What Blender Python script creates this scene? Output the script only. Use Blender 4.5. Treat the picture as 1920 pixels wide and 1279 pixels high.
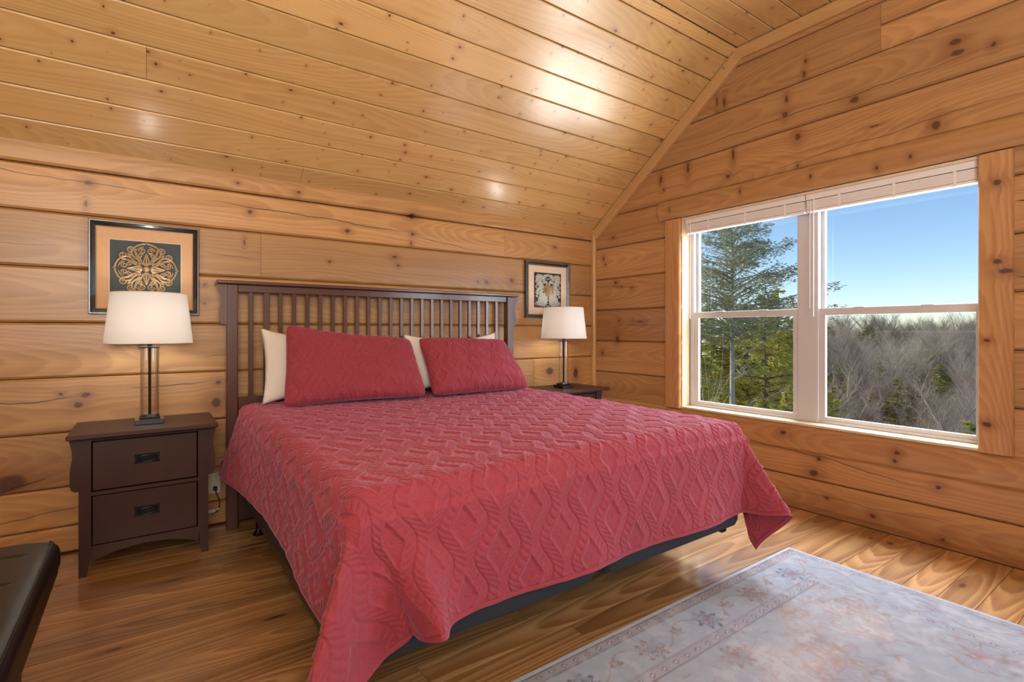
import bpy, math, random
import numpy as np
from mathutils import Matrix, Vector
random.seed(7)
RNG = np.random.default_rng(11)
for o in list(bpy.data.objects): bpy.data.objects.remove(o)
SC = bpy.context.scene
COL = SC.collection
PI = math.pi

# ------------------------------------------------------------------ camera
cam_d = bpy.data.cameras.new('camera'); cam = bpy.data.objects.new('camera', cam_d); COL.objects.link(cam)
cam_d.sensor_width = 36; cam_d.lens = 965.8 / 1920 * 36; cam_d.shift_y = -0.0102; cam_d.clip_end = 2000; cam_d.clip_start = .02
cam.location = (-3.455, -3.521, 1.159); cam.rotation_euler = (PI / 2, 0, -math.radians(35.45))
SC.camera = cam
# ------------------------------------------------------------------ world, sun, area lights, exposure
W = bpy.data.worlds.new('sky'); SC.world = W; W.use_nodes = True
wn = W.node_tree; wn.nodes.clear()
SUN_DIR = Vector((.35, -.72, -.50)).normalized()      # direction the sunlight travels
sky = wn.nodes.new('ShaderNodeTexSky'); sky.sky_type = 'NISHITA'; sky.sun_disc = False
sky.sun_elevation = math.asin(-SUN_DIR.z); sky.sun_rotation = math.atan2(-SUN_DIR.x, -SUN_DIR.y)
sky.altitude = 600; sky.air_density = 1.0; sky.dust_density = .12; sky.ozone_density = 4.0
wb = wn.nodes.new('ShaderNodeBackground'); wo = wn.nodes.new('ShaderNodeOutputWorld')
wn.links.new(sky.outputs[0], wb.inputs[0]); wn.links.new(wb.outputs[0], wo.inputs[0]); wb.inputs[1].default_value = .20
def light(name, kind, energy, color, loc, target=None, **kw):
    d = bpy.data.lights.new(name, kind); d.energy = energy; d.color = color
    for k, v in kw.items(): setattr(d, k, v)
    o = bpy.data.objects.new(name, d); COL.objects.link(o); o.location = loc
    if target is not None: o.rotation_euler = (Vector(target) - Vector(loc)).to_track_quat('-Z', 'Y').to_euler()
    return o
light('sun', 'SUN', 3.4, (1, .93, .80), (-8, 8, 12), Vector((-8, 8, 12)) + SUN_DIR, angle=.01)
light('skylight_through_window', 'AREA', 480, (.86, .90, 1), (1.25, -1.9, 3.0), (-1.7, -1.5, .5), shape='RECTANGLE', size=3.4, size_y=1.3)
light('added_side_fill', 'AREA', 105, (.90, .92, 1), (.75, -4.3, 1.5), (-2.2, -2.6, .8), shape='RECTANGLE', size=1.7, size_y=1.6)  # added side fill lamp, shines in through the added out-of-view opening
light('added_ground_bounce', 'AREA', 170, (1, .97, .92), (1.15, -2.0, -.55), (-.8, -1.3, 2.6), shape='RECTANGLE', size=2.6, size_y=1.3)  # added unseen lamp below the sill, brightens the ceiling and gives its sheen
light('bounced_room_light', 'AREA', 24, (1, .90, .80), (-3.9, -4.9, 2.75), (-2.3, -.6, 1.0), shape='RECTANGLE', size=2.4, size_y=1.2)
light('flash_bounced_off_ceiling', 'AREA', 132, (1, .95, .89), (-3.9, -4.6, 1.7), (-3.3, -3.6, 3.2), shape='RECTANGLE', size=1.6, size_y=1.6)
SC.view_settings.view_transform = 'Standard'; SC.view_settings.look = 'None'
SC.view_settings.gamma = 1; SC.view_settings.use_curve_mapping = False; SC.view_settings.exposure = 0.0

# ------------------------------------------------------------------ node helpers
class NT:
    def __init__(s, name):
        s.m = bpy.data.materials.new(name); s.m.use_nodes = True; s.t = s.m.node_tree; s.t.nodes.clear()
        s.out = s.n('ShaderNodeOutputMaterial')
    def n(s, t, **kw):
        x = s.t.nodes.new(t)
        for k, v in kw.items(): setattr(x, k, v)
        return x
    def put(s, sock, v):
        if hasattr(v, 'links') or isinstance(v, bpy.types.NodeSocket): s.t.links.new(v, sock)
        elif v is not None: sock.default_value = v
    def math(s, op, a, b=None, c=None, clamp=False):
        x = s.n('ShaderNodeMath', operation=op); x.use_clamp = clamp
        s.put(x.inputs[0], a)
        if b is not None: s.put(x.inputs[1], b)
        if c is not None: s.put(x.inputs[2], c)
        return x.outputs[0]
    def vm(s, op, a, b=None, out=0, scale=None):
        x = s.n('ShaderNodeVectorMath', operation=op); s.put(x.inputs[0], a)
        if b is not None: s.put(x.inputs[1], b)
        if scale is not None: s.put(x.inputs['Scale'], scale)
        return x.outputs[out]
    def sep(s, v):
        x = s.n('ShaderNodeSeparateXYZ'); s.put(x.inputs[0], v); return x.outputs
    def comb(s, a, b, c):
        x = s.n('ShaderNodeCombineXYZ'); s.put(x.inputs[0], a); s.put(x.inputs[1], b); s.put(x.inputs[2], c); return x.outputs[0]
    def noise(s, vec, scale, detail=2, rough=.5, out=0):
        x = s.n('ShaderNodeTexNoise'); s.put(x.inputs['Vector'], vec); s.put(x.inputs['Scale'], scale)
        x.inputs['Detail'].default_value = detail; x.inputs['Roughness'].default_value = rough; return x.outputs[out]
    def rng(s, v, a, b, c=0, d=1, smooth=True):
        x = s.n('ShaderNodeMapRange'); x.clamp = True
        x.interpolation_type = 'SMOOTHSTEP' if smooth else 'LINEAR'
        s.put(x.inputs[0], v); s.put(x.inputs[1], a); s.put(x.inputs[2], b); s.put(x.inputs[3], c); s.put(x.inputs[4], d); return x.outputs[0]
    def mix(s, f, a, b):
        x = s.n('ShaderNodeMix', data_type='RGBA'); s.put(x.inputs[0], f)
        s.put(x.inputs[6], a if not isinstance(a, tuple) else (*a, 1)); s.put(x.inputs[7], b if not isinstance(b, tuple) else (*b, 1)); return x.outputs[2]
    def bsdf(s, color, rough=.5, bump=None, bstr=.3, bdist=.002, **kw):
        b = s.n('ShaderNodeBsdfPrincipled')
        s.put(b.inputs['Base Color'], (*color, 1) if isinstance(color, tuple) else color); s.put(b.inputs['Roughness'], rough)
        for k, v in kw.items(): s.put(b.inputs[k.replace('_', ' ')], v)
        if bump is not None:
            u = s.n('ShaderNodeBump'); u.inputs['Strength'].default_value = bstr; u.inputs['Distance'].default_value = bdist
            s.put(u.inputs['Height'], bump); s.t.links.new(u.outputs[0], b.inputs['Normal'])
        s.t.links.new(b.outputs[0], s.out.inputs[0]); s.b = b; return s.m
def plain(name, color, rough=.5, var=.12, nscale=8, **kw):
    t = NT(name); tc = t.n('ShaderNodeTexCoord').outputs['Object']
    f = t.noise(tc, nscale, 4)
    c = t.mix(f, tuple(x * (1 - var) for x in color), tuple(min(1, x * (1 + var)) for x in color))
    return t.bsdf(c, rough, **kw)

def wood(name, light_c, dark_c, ring=.010, contrast=.55, cath=.5, rough=.3, coat=.5, st=1.0, knots=None, axis=None, cracks=None,
         small=None, knot_c=(.035, .012, .005), halo_c=(.17, .05, .014), tone=.22, streak=.35, coat_rough=.18, fiber=.25, bump=.35):
    """Planks carry local x along the grain, y across and a 'seed' property."""
    t = NT(name); P = t.n('ShaderNodeTexCoord').outputs['Object']
    at = t.n('ShaderNodeAttribute'); at.attribute_type = 'OBJECT'; at.attribute_name = 'seed'; seed = at.outputs['Fac']
    x, y, z = t.sep(P)
    su = t.math('MULTIPLY', seed, 7.31); sv = t.math('MULTIPLY', seed, 3.77)
    U = t.math('ADD', x, su); Us = t.math('MULTIPLY', U, st); V = y
    kn_total = None; disp = None; halo = None
    def acc(a, b, op='ADD'): return b if a is None else t.math(op, a, b)
    if knots:
        gp = t.sep(t.n('ShaderNodeNewGeometry').outputs['Position'])
        a, b = (gp[0], gp[2]) if axis == 'xz' else ((gp[1], gp[2]) if axis == 'yz' else (gp[0], gp[1]))
        wob = t.noise(t.comb(a, b, 0), 28, 2)
        wv = t.math('MULTIPLY', t.math('SUBTRACT', wob, .5), .016)
        for (ka, kb, rx, rz) in knots:
            da = t.math('ADD', t.math('SUBTRACT', a, ka), wv); db = t.math('ADD', t.math('SUBTRACT', b, kb), wv)
            ea = t.math('DIVIDE', da, rx); eb = t.math('DIVIDE', db, rz)
            d2 = t.math('ADD', t.math('MULTIPLY', ea, ea), t.math('MULTIPLY', eb, eb))
            r = max(rx, rz)
            h = t.math('EXPONENT', t.math('MULTIPLY', d2, -.16))
            disp = acc(disp, t.math('MULTIPLY', db if axis != 'xy' else db, t.math('MULTIPLY', h, .85)))
            halo = acc(halo, h, 'MAXIMUM')
            kn_total = acc(kn_total, t.math('SUBTRACT', 1, t.rng(d2, .25, 1.0)), 'MAXIMUM')
    if small:
        su_, sv_, thr, size = small
        cell = t.comb(t.math('MULTIPLY', U, su_), t.math('MULTIPLY', t.math('ADD', V, sv), sv_), seed)
        vo = t.n('ShaderNodeTexVoronoi'); vo.voronoi_dimensions = '2D'; t.put(vo.inputs['Vector'], cell); vo.inputs['Scale'].default_value = 1
        loc = vo.outputs['Position']; rc = t.sep(vo.outputs['Color'])
        dv = t.vm('SUBTRACT', cell, loc); dx, dy, _ = t.sep(dv)
        dx = t.math('DIVIDE', dx, su_); dy = t.math('DIVIDE', dy, sv_)
        sz = t.math('MULTIPLY', t.rng(rc[0], thr, 1, 0, 1, False), size)
        asp = t.rng(rc[1], 0, 1, .5, 1.6, False)
        dxr = t.math('MULTIPLY', dx, asp)
        d = t.math('SQRT', t.math('ADD', t.math('MULTIPLY', dxr, dxr), t.math('MULTIPLY', dy, dy)))
        q = t.math('DIVIDE', d, t.math('ADD', sz, .0001))
        on = t.math('GREATER_THAN', rc[0], thr)
        k = t.math('MULTIPLY', t.math('SUBTRACT', 1, t.rng(q, .6, 1.15)), on)
        h = t.math('MULTIPLY', t.math('EXPONENT', t.math('MULTIPLY', t.math('MULTIPLY', q, q), -.12)), on)
        disp = acc(disp, t.math('MULTIPLY', dy, t.math('MULTIPLY', h, .85)))
        kn_total = acc(kn_total, k, 'MAXIMUM'); halo = acc(halo, t.math('MULTIPLY', h, .8), 'MAXIMUM')
    Vd = t.math('SUBTRACT', V, disp) if disp is not None else V
    n1 = t.noise(t.comb(t.math('MULTIPLY', Us, .55), t.math('ADD', sv, t.math('MULTIPLY', Vd, 2.2)), seed), 1.6, 3)
    n2 = t.noise(t.comb(t.math('MULTIPLY', Us, 2.2), t.math('ADD', sv, t.math('MULTIPLY', Vd, 9)), seed), 2.0, 2)
    Vw = t.math('ADD', Vd, t.math('ADD', t.math('MULTIPLY', t.math('SUBTRACT', n1, .5), .10), t.math('MULTIPLY', t.math('SUBTRACT', n2, .5), .012)))
    # pith axis meanders: gives cathedral figures
    pd = t.math('MULTIPLY', t.noise(t.comb(t.math('MULTIPLY', Us, .45), sv, seed), 1.3, 1), cath)
    pc = t.math('SUBTRACT', Vw, t.math('MULTIPLY', t.math('FRACT', t.math('MULTIPLY', seed, 13.7)), .22))
    rr = t.math('SQRT', t.math('ADD', t.math('MULTIPLY', pc, pc), t.math('MULTIPLY', pd, pd)))
    ph = t.math('DIVIDE', t.math('ADD', rr, t.math('MULTIPLY', n2, ring * .6)), ring)
    fr = t.math('FRACT', ph)
    line = t.math('MULTIPLY', t.rng(fr, 0, .75), t.math('SUBTRACT', 1, t.rng(fr, .86, 1.0)))
    band = t.noise(t.comb(t.math('MULTIPLY', Us, .25), t.math('MULTIPLY', Vw, 26), seed), 1, 3, .6)
    line = t.math('MULTIPLY', line, t.rng(band, .3, .7, .35, 1))
    fib = t.noise(t.comb(t.math('MULTIPLY', U, 3), t.math('MULTIPLY', V, 320), seed), 1, 3, .6)
    c = t.mix(t.math('MULTIPLY', line, contrast), light_c, dark_c)
    mid = tuple((a * .45 + b * .55) for a, b in zip(light_c, dark_c))
    c = t.mix(t.math('MULTIPLY', t.rng(band, .45, .75), streak), c, mid)
    c = t.mix(t.math('MULTIPLY', t.math('SUBTRACT', fib, .3), fiber), c, dark_c)
    blot = t.noise(t.comb(U, t.math('MULTIPLY', V, 2), seed), 2.2, 3)
    c = t.mix(t.math('MULTIPLY', t.rng(blot, .3, .75), tone), c, tuple(v * .62 for v in light_c))
    tn = t.rng(t.math('FRACT', t.math('MULTIPLY', seed, 5.77)), 0, 1, 1 - tone, 1 + tone * .45, False)
    mx = t.vm('SCALE', c, scale=tn); c = mx
    if halo is not None:
        c = t.mix(t.math('MULTIPLY', halo, .55), c, halo_c)
        kc = t.mix(t.noise(P, 90, 3), knot_c, tuple(v * 5 for v in knot_c))
        c = t.mix(kn_total, c, kc)
    if cracks:
        gp = t.sep(t.n('ShaderNodeNewGeometry').outputs['Position'])
        a, b = (gp[0], gp[2]) if axis == 'xz' else ((gp[1], gp[2]) if axis == 'yz' else (gp[0], gp[1]))
        w = t.math('MULTIPLY', t.math('SUBTRACT', t.noise(t.comb(a, 0, t.math('MULTIPLY', b, .8)), 3.2, 3), .5), .07)
        cr = None
        for (a0, b0, a1, b1, th) in cracks:
            f = t.rng(a, a0, a1, 0, 1, False)
            lineb = t.math('ADD', t.math('MULTIPLY', f, b1 - b0), b0)
            dd = t.math('ABSOLUTE', t.math('ADD', t.math('SUBTRACT', b, lineb), w))
            edge = t.math('MULTIPLY', t.math('MULTIPLY', f, t.math('SUBTRACT', 1, f)), 5, clamp=True)
            wd = t.math('ADD', t.math('MULTIPLY', edge, th), 1e-5)
            v = t.math('SUBTRACT', 1, t.rng(t.math('DIVIDE', dd, wd), .5, 1.2))
            v = t.math('MULTIPLY', v, t.math('GREATER_THAN', edge, .001))
            cr = acc(cr, v, 'MAXIMUM')
        c = t.mix(t.math('MULTIPLY', cr, .9), c, (.02, .008, .003))
    hgt = t.math('ADD', t.math('MULTIPLY', line, -.5), t.math('MULTIPLY', fib, .4))
    ro = t.rng(fib, .2, .8, rough - .05, rough + .12, False)
    return t.bsdf(c, ro, bump=hgt, bstr=bump, bdist=.0008, Coat_Weight=coat, Coat_Roughness=coat_rough, Coat_IOR=1.6)

# ------------------------------------------------------------------ mesh helpers
def mesh_np(name, V, F, smooth=False):
    """V (n,3) array, F (m,k) int array of equal-sized faces"""
    V = np.asarray(V, dtype=np.float32); F = np.asarray(F, dtype=np.int32)
    me = bpy.data.meshes.new(name); me.vertices.add(len(V)); me.vertices.foreach_set('co', V.ravel())
    k = F.shape[1]; me.loops.add(F.size); me.loops.foreach_set('vertex_index', F.ravel())
    me.polygons.add(len(F)); me.polygons.foreach_set('loop_start', np.arange(0, F.size, k, dtype=np.int32))
    me.polygons.foreach_set('loop_total', np.full(len(F), k, dtype=np.int32))
    me.polygons.foreach_set('use_smooth', np.full(len(F), smooth))
    me.update(calc_edges=True); me.validate(); return me
class MB:
    def __init__(s): s.v = []; s.f = []; s.sm = []
    def add(s, vs, fs, smooth=False):
        b = len(s.v); s.v += [tuple(v) for v in vs]; s.f += [tuple(b + i for i in f) for f in fs]; s.sm += [smooth] * len(fs); return s
    def box(s, lo, hi, bev=0.0):
        x0, y0, z0 = lo; x1, y1, z1 = hi
        if bev <= 0:
            vs = [(x0, y0, z0), (x1, y0, z0), (x1, y1, z0), (x0, y1, z0), (x0, y0, z1), (x1, y0, z1), (x1, y1, z1), (x0, y1, z1)]
            return s.add(vs, [(0, 3, 2, 1), (4, 5, 6, 7), (0, 1, 5, 4), (1, 2, 6, 5), (2, 3, 7, 6), (3, 0, 4, 7)])
        b = bev; vs = []; idx = {}
        X = (x0, x1); Y = (y0, y1); Z = (z0, z1)
        for i in (0, 1):
            for j in (0, 1):
                for k in (0, 1):
                    si = 1 if i == 0 else -1; sj = 1 if j == 0 else -1; sk = 1 if k == 0 else -1
                    idx[i, j, k] = len(vs)
                    vs += [(X[i], Y[j] + sj * b, Z[k] + sk * b), (X[i] + si * b, Y[j], Z[k] + sk * b), (X[i] + si * b, Y[j] + sj * b, Z[k])]
        fs = []
        g = lambda i, j, k, a: idx[i, j, k] + a
        fs.append((g(0, 0, 0, 0), g(0, 0, 1, 0), g(0, 1, 1, 0), g(0, 1, 0, 0))); fs.append((g(1, 0, 0, 0), g(1, 1, 0, 0), g(1, 1, 1, 0), g(1, 0, 1, 0)))
        fs.append((g(0, 0, 0, 1), g(1, 0, 0, 1), g(1, 0, 1, 1), g(0, 0, 1, 1))); fs.append((g(0, 1, 0, 1), g(0, 1, 1, 1), g(1, 1, 1, 1), g(1, 1, 0, 1)))
        fs.append((g(0, 0, 0, 2), g(0, 1, 0, 2), g(1, 1, 0, 2), g(1, 0, 0, 2))); fs.append((g(0, 0, 1, 2), g(1, 0, 1, 2), g(1, 1, 1, 2), g(0, 1, 1, 2)))
        for i in (0, 1):
            for j in (0, 1): fs.append((g(i, j, 0, 0), g(i, j, 1, 0), g(i, j, 1, 1), g(i, j, 0, 1)) if i == j else (g(i, j, 0, 0), g(i, j, 0, 1), g(i, j, 1, 1), g(i, j, 1, 0)))
            for k in (0, 1): fs.append((g(i, 0, k, 0), g(i, 0, k, 2), g(i, 1, k, 2), g(i, 1, k, 0)))
        for j in (0, 1):
            for k in (0, 1): fs.append((g(0, j, k, 1), g(1, j, k, 1), g(1, j, k, 2), g(0, j, k, 2)))
        for i in (0, 1):
            for j in (0, 1):
                for k in (0, 1): fs.append((g(i, j, k, 0), g(i, j, k, 1), g(i, j, k, 2)))
        return s.add(vs, fs)
    def tube(s, pts, r, n=8, cap=True, closed=False):
        pts = [Vector(p) for p in pts]; m = len(pts); rs = r if isinstance(r, (list, tuple)) else [r] * m
        vs = []; up = None
        for i, p in enumerate(pts):
            a = pts[i - 1] if (i > 0 or closed) else p; b = pts[(i + 1) % m] if (i < m - 1 or closed) else p
            t = (b - a).normalized()
            if up is None:
                up = Vector((0, 0, 1)) if abs(t.z) < .9 else Vector((1, 0, 0))
            side = t.cross(up).normalized(); up = side.cross(t).normalized()
            for j in range(n):
                q = 2 * PI * j / n; vs.append(p + side * math.cos(q) * rs[i] + up * math.sin(q) * rs[i])
        fs = []
        for i in range(m if closed else m - 1):
            i2 = (i + 1) % m
            for j in range(n): fs.append((i * n + j, i * n + (j + 1) % n, i2 * n + (j + 1) % n, i2 * n + j))
        if cap and not closed: fs += [tuple(range(n))[::-1], tuple((m - 1) * n + j for j in range(n))]
        return s.add(vs, fs, True)
    def lathe(s, prof, c=(0, 0, 0), n=32, cap=True):
        vs = []; m = len(prof)
        for (r, z) in prof:
            for j in range(n): q = 2 * PI * j / n; vs.append((c[0] + r * math.cos(q), c[1] + r * math.sin(q), c[2] + z))
        fs = [(i * n + j, i * n + (j + 1) % n, (i + 1) * n + (j + 1) % n, (i + 1) * n + j) for i in range(m - 1) for j in range(n)]
        if cap: fs += [tuple(range(n))[::-1], tuple((m - 1) * n + j for j in range(n))]
        return s.add(vs, fs, True)
    def prism(s, poly, y0, y1, plane='xz'):
        """extrude polygon (list of 2d) along the third axis"""
        n = len(poly)
        f = {'xz': lambda p, w: (p[0], w, p[1]), 'yz': lambda p, w: (w, p[0], p[1]), 'xy': lambda p, w: (p[0], p[1], w)}[plane]
        vs = [f(p, y0) for p in poly] + [f(p, y1) for p in poly]
        fs = [tuple(range(n)), tuple(range(2 * n - 1, n - 1, -1))] + [(i, i + n, (i + 1) % n + n, (i + 1) % n) for i in range(n)]
        return s.add(vs, fs)
    def mesh(s, name):
        me = bpy.data.meshes.new(name); me.from_pydata(s.v, [], s.f); me.polygons.foreach_set('use_smooth', s.sm); me.update()
        import bmesh
        bm = bmesh.new(); bm.from_mesh(me); bmesh.ops.recalc_face_normals(bm, faces=bm.faces); bm.to_mesh(me); bm.free()
        return me
    def build(s, name, mat, parent=None, **kw): return link(name, s.mesh(name), mat, parent, **kw)
def link(name, me, mat, parent=None, label=None, seed=None, sharp=True):
    if mat and not me.materials: me.materials.append(mat)
    o = bpy.data.objects.new(name, me); COL.objects.link(o)
    if parent is not None: o.parent = parent
    if label: o['label'] = label
    o['seed'] = float(random.random() * 10 if seed is None else seed)
    if sharp and any(p.use_smooth for p in me.polygons[:1]):
        try: me.set_sharp_from_angle(angle=math.radians(40))
        except Exception: pass
    return o
def tag(o, label=None, cat=None, group=None, kind=None):
    for k, v in (('label', label), ('category', cat), ('group', group), ('kind', kind)):
        if v: o[k] = v
    return o
def empty(name, loc, rz=0, **kw):
    o = bpy.data.objects.new(name, None); COL.objects.link(o); o.location = loc; o.rotation_euler.z = rz; o.empty_display_size = .1
    return tag(o, **kw)
def struct(name, mb, mat): return tag(mb.build(name, mat), kind='structure')
def copy_tree(o, parent=None, loc=None):
    c = o.copy(); COL.objects.link(c)
    if parent is not None: c.parent = parent
    if loc is not None: c.location = loc
    for ch in o.children: copy_tree(ch, c)
    return c
SEEDC = [0]
def plank(name, origin, ux, uy, L, Wd, th, mat, parent, bev=.006, dep=.005, seed=None, crown=0, gap=.0022):
    """board with local x along the grain (length L), local y across (width Wd), face at local z=0, body behind it"""
    me = MB()
    w = [(gap, -th), (gap, -dep), (bev, 0)] + ([(Wd * .5, crown)] if crown else []) + [(Wd - bev, 0), (Wd - gap, -dep), (Wd - gap, -th)]
    g = .0008; n = len(w)
    vs = [(g, a, b) for a, b in w] + [(L - g, a, b) for a, b in w]
    fs = [tuple(range(n)), tuple(range(2 * n - 1, n - 1, -1))] + [(i, i + n, i + 1 + n, i + 1) for i in range(n - 1)] + [(0, n - 1, 2 * n - 1, n)]
    me.add(vs, fs)
    SEEDC[0] += 1
    o = me.build(name, mat, parent, seed=(SEEDC[0] * .6180339) % 1 * 10 if seed is None else seed)
    ux = Vector(ux).normalized(); uy = Vector(uy).normalized(); uz = ux.cross(uy)
    M = Matrix((ux, uy, uz)).transposed().to_4x4(); M.translation = Vector(origin); o.matrix_local = M
    return o

# ------------------------------------------------------------------ materials
KB = [(-3.7, 1.94, .022, .014), (-3.71, 1.83, .008, .02), (-2.93, 1.89, .016, .014), (-2.33, 1.84, .02, .014), (-1.86, 2.0, .03, .022), (-1.85, 1.87, .016, .012),
      (-1.86, 1.80, .012, .014), (-1.99, 1.69, .02, .012), (-1.96, 1.63, .013, .010), (-3.71, .82, .02, .014), (-3.81, .83, .014, .009), (-3.74, .77, .022, .018),
      (-3.11, .73, .030, .034), (-3.10, .85, .018, .012), (-4.0, .40, .075, .05), (-.54, .80, .05, .04), (-.23, .77, .035, .06), (-2.96, 1.7, .006, .02), (-3.17, 1.43, .008, .007),
      (-3.17, 1.32, .008, .007), (-.48, 1.9, .015, .01), (-2.65, 2.05, .014, .010), (-3.0, 2.05, .012, .008), (-1.2, 1.55, .02, .014), (-2.45, 1.62, .012, .008), (-3.5, .55, .012, .008),
      (-1.28, 1.55, .012, .009), (-.95, 1.58, .02, .02), (-.98, 1.30, .018, .016), (-3.47, 1.07, .024, .022), (-1.0, 1.0, .014, .018)]
CB = [(-4.3, 1.97, -3.3, 1.92, .0022), (-3.2, 1.93, -1.85, 1.88, .0032), (-1.9, 1.86, -1.2, 1.80, .0022), (-4.3, 1.60, -3.75, 1.60, .0015), (-3.2, 1.62, -2.9, 1.61, .0015), (-4.3, .79, -3.72, .81, .003),
      (-3.55, .84, -3.15, .86, .0024), (-4.3, .17, -3.5, .27, .002), (-4.2, .33, -3.85, .40, .004), (-3.2, 1.0, -2.9, 1.02, .0014), (-1.0, 1.35, -.85, 1.33, .002), (-.95, 1.05, -.05, 1.05, .0015)]
KR = [(-1.92, 2.89, .008, .016), (-1.91, 2.81, .010, .024), (-1.8, 2.69, .013, .032), (-1.79, 2.59, .018, .022), (-2.2, 2.54, .03, .02), (-1.29, 2.86, .010, .045), (-1.35, 2.83, .010, .035),
      (-2.67, 2.67, .030, .018), (-2.68, 2.61, .035, .018), (-2.82, 2.59, .014, .016), (-1.42, 2.43, .012, .05), (-1.04, 2.43, .014, .05), (-.78, 2.40, .014, .04), (-1.87, 2.42, .020, .028),
      (-2.59, 2.26, .024, .028), (-1.87, 2.23, .010, .012), (-1.38, 2.28, .018, .014), (-.81, 2.31, .010, .012), (-.13, 1.82, .014, .020), (-.15, 1.77, .010, .010), (-.28, 1.59, .020, .016),
      (-.35, 1.55, .020, .008), (-.47, 1.53, .010, .010), (-.56, 1.235, .045, .010), (-.32, 1.25, .012, .012), (-.30, 1.08, .022, .030), (-1.79, .485, .022, .016), (-2.42, .475, .016, .014),
      (-2.41, .425, .012, .012), (-2.0, .35, .018, .014), (-1.97, .255, .032, .024), (-2.6, .32, .017, .014), (-2.84, 1.5, .020, .014), (-2.87, 1.45, .030, .016), (-2.80, 1.11, .014, .010),
      (-2.80, .69, .020, .014), (-2.84, 1.89, .018, .018), (-2.33, 2.09, .010, .013), (-2.49, 2.11, .010, .013), (-1.97, 2.13, .010, .016), (-1.5, 2.14, .008, .020), (-.9, 2.12, .006, .014),
      (-.12, .95, .018, .018), (-2.05, .12, .014, .010), (-2.3, .08, .018, .014), (-2.62, .05, .012, .010), (-.25, 2.0, .022, .010), (-2.3, 2.35, .03, .006)]
CR = [(-2.9, 2.58, -.9, 2.56, .0022), (-.6, 1.54, -.1, 1.56, .0022), (-3.0, 2.32, -1.6, 2.24, .0018), (-2.6, .30, -1.4, .42, .0028), (-.75, 1.2, -.3, 1.21, .002), (-.8, 1.70, -.15, 1.66, .0014),
      (-3.0, 1.78, -2.9, 1.79, .004), (-3.0, 1.42, -2.9, 1.42, .003), (-3.0, .87, -2.9, .87, .003), (-.5, .92, -.05, .93, .0015), (-3.0, 2.93, -2.35, 2.9, .0025), (-2.9, .14, -1.5, .12, .0012)]
KF = [(-3.35, -.66, .05, .011), (-3.03, -1.27, .055, .013), (-3.55, -1.16, .03, .008), (-.43, -2.80, .032, .014), (-.15, -2.43, .03, .018), (-.15, -2.34, .02, .012), (-3.78, -.42, .03, .010), (-2.98, -.44, .08, .008)]
M = {}
LOGC = {}
def logmat(kind, a0, a1, z0, z1):
    """log finish carrying the knots and checks of this one log (a = x or y range, z range)"""
    K, Cr, ax = (KB, CB, 'xz') if kind == 'back' else (KR, CR, 'yz')
    ks = [k for k in K if a0 - k[2] < k[0] < a1 + k[2] and z0 - k[3] < k[1] < z1 + k[3]]
    cs = [c for c in Cr if c[0] < a1 and c[2] > a0 and z0 - .03 < (c[1] + c[3]) / 2 < z1 + .03]
    key = (kind, tuple(ks), tuple(cs))
    if key not in LOGC:
        col = ((.59, .335, .125), (.30, .12, .034)) if kind == 'back' else ((.55, .295, .115), (.27, .10, .032))
        LOGC[key] = wood('pine_log_' + kind, *col, ring=.013, contrast=.51, cath=.35, rough=.42, coat=.35, coat_rough=.3, knots=ks, axis=ax, cracks=cs, tone=.21, streak=.6)
    return LOGC[key]
M['log_plain'] = wood('pine_log_plain', (.58, .29, .11), (.30, .11, .03), ring=.013, contrast=.4, cath=.4, rough=.4, coat=.3, small=(1.1, 3.4, .5, .018))
M['trim'] = wood('pine_trim', (.60, .35, .14), (.40, .18, .055), ring=.016, contrast=.25, cath=.2, rough=.4, coat=.3, small=(2.2, 14, .8, .006), tone=.04, streak=.2)
M['ceiling'] = wood('pine_ceiling_board', (.70, .45, .18), (.44, .21, .06), ring=.011, contrast=.36, cath=.45, st=.6, rough=.30, coat=.9, coat_rough=.20, small=(4.6, 13, .30, .0085),
                    halo_c=(.34, .12, .03), knot_c=(.05, .018, .007), tone=.13, streak=.40)
M['floor'] = wood('heart_pine_floor', (.60, .36, .15), (.25, .095, .028), ring=.0085, contrast=1.0, cath=.42, st=.4, rough=.30, coat=.9, coat_rough=.12, knots=KF, axis='xy', tone=.30, streak=.6, bump=.25)
M['jamb'] = wood('pale_pine_jamb', (.80, .66, .45), (.62, .42, .22), ring=.013, contrast=.3, cath=.3, rough=.4, coat=.3)
M['cherry'] = wood('dark_cherry_wood', (.050, .013, .006), (.020, .005, .003), ring=.006, contrast=.5, cath=.2, rough=.45, coat=.12, coat_rough=.22, tone=.2)
M['cherry_hb'] = wood('cherry_headboard_wood', (.10, .026, .012), (.042, .011, .006), ring=.006, contrast=.4, cath=.2, rough=.34, coat=.7, coat_rough=.2, tone=.2)
M['seam'] = plain('dark_joint', (.05, .02, .01), .9)
M['vinyl'] = plain('window_vinyl', (.60, .605, .63), .35, .03)
M['blind'] = plain('blind_white', (.82, .80, .79), .4, .03)
M['black_metal'] = plain('black_metal', (.012, .012, .014), .35, .2, Metallic=.6)
M['chrome'] = plain('lamp_nickel', (.30, .33, .38), .22, .05, Metallic=1.0)
M['black_base'] = plain('black_lacquer', (.008, .008, .010), .15, .2, Coat_Weight=.5)
M['plastic_white'] = plain('outlet_plastic', (.72, .68, .58), .4, .03)
M['plastic_black'] = plain('cord_rubber', (.01, .01, .01), .5, .1)
M['ticking'] = plain('box_spring_cloth', (.020, .026, .036), .85, .15, 60)
M['mattress'] = plain('mattress_cloth', (.45, .44, .42), .9, .06, 30)
M['pillow_white'] = plain('white_cotton', (.80, .76, .70), .9, .05, 25)
M['leather'] = plain('black_leather', (.006, .0075, .010), .40, .2, 40)
M['bench_wood'] = plain('dark_bench_wood', (.020, .009, .007), .35, .25, 20)
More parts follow.
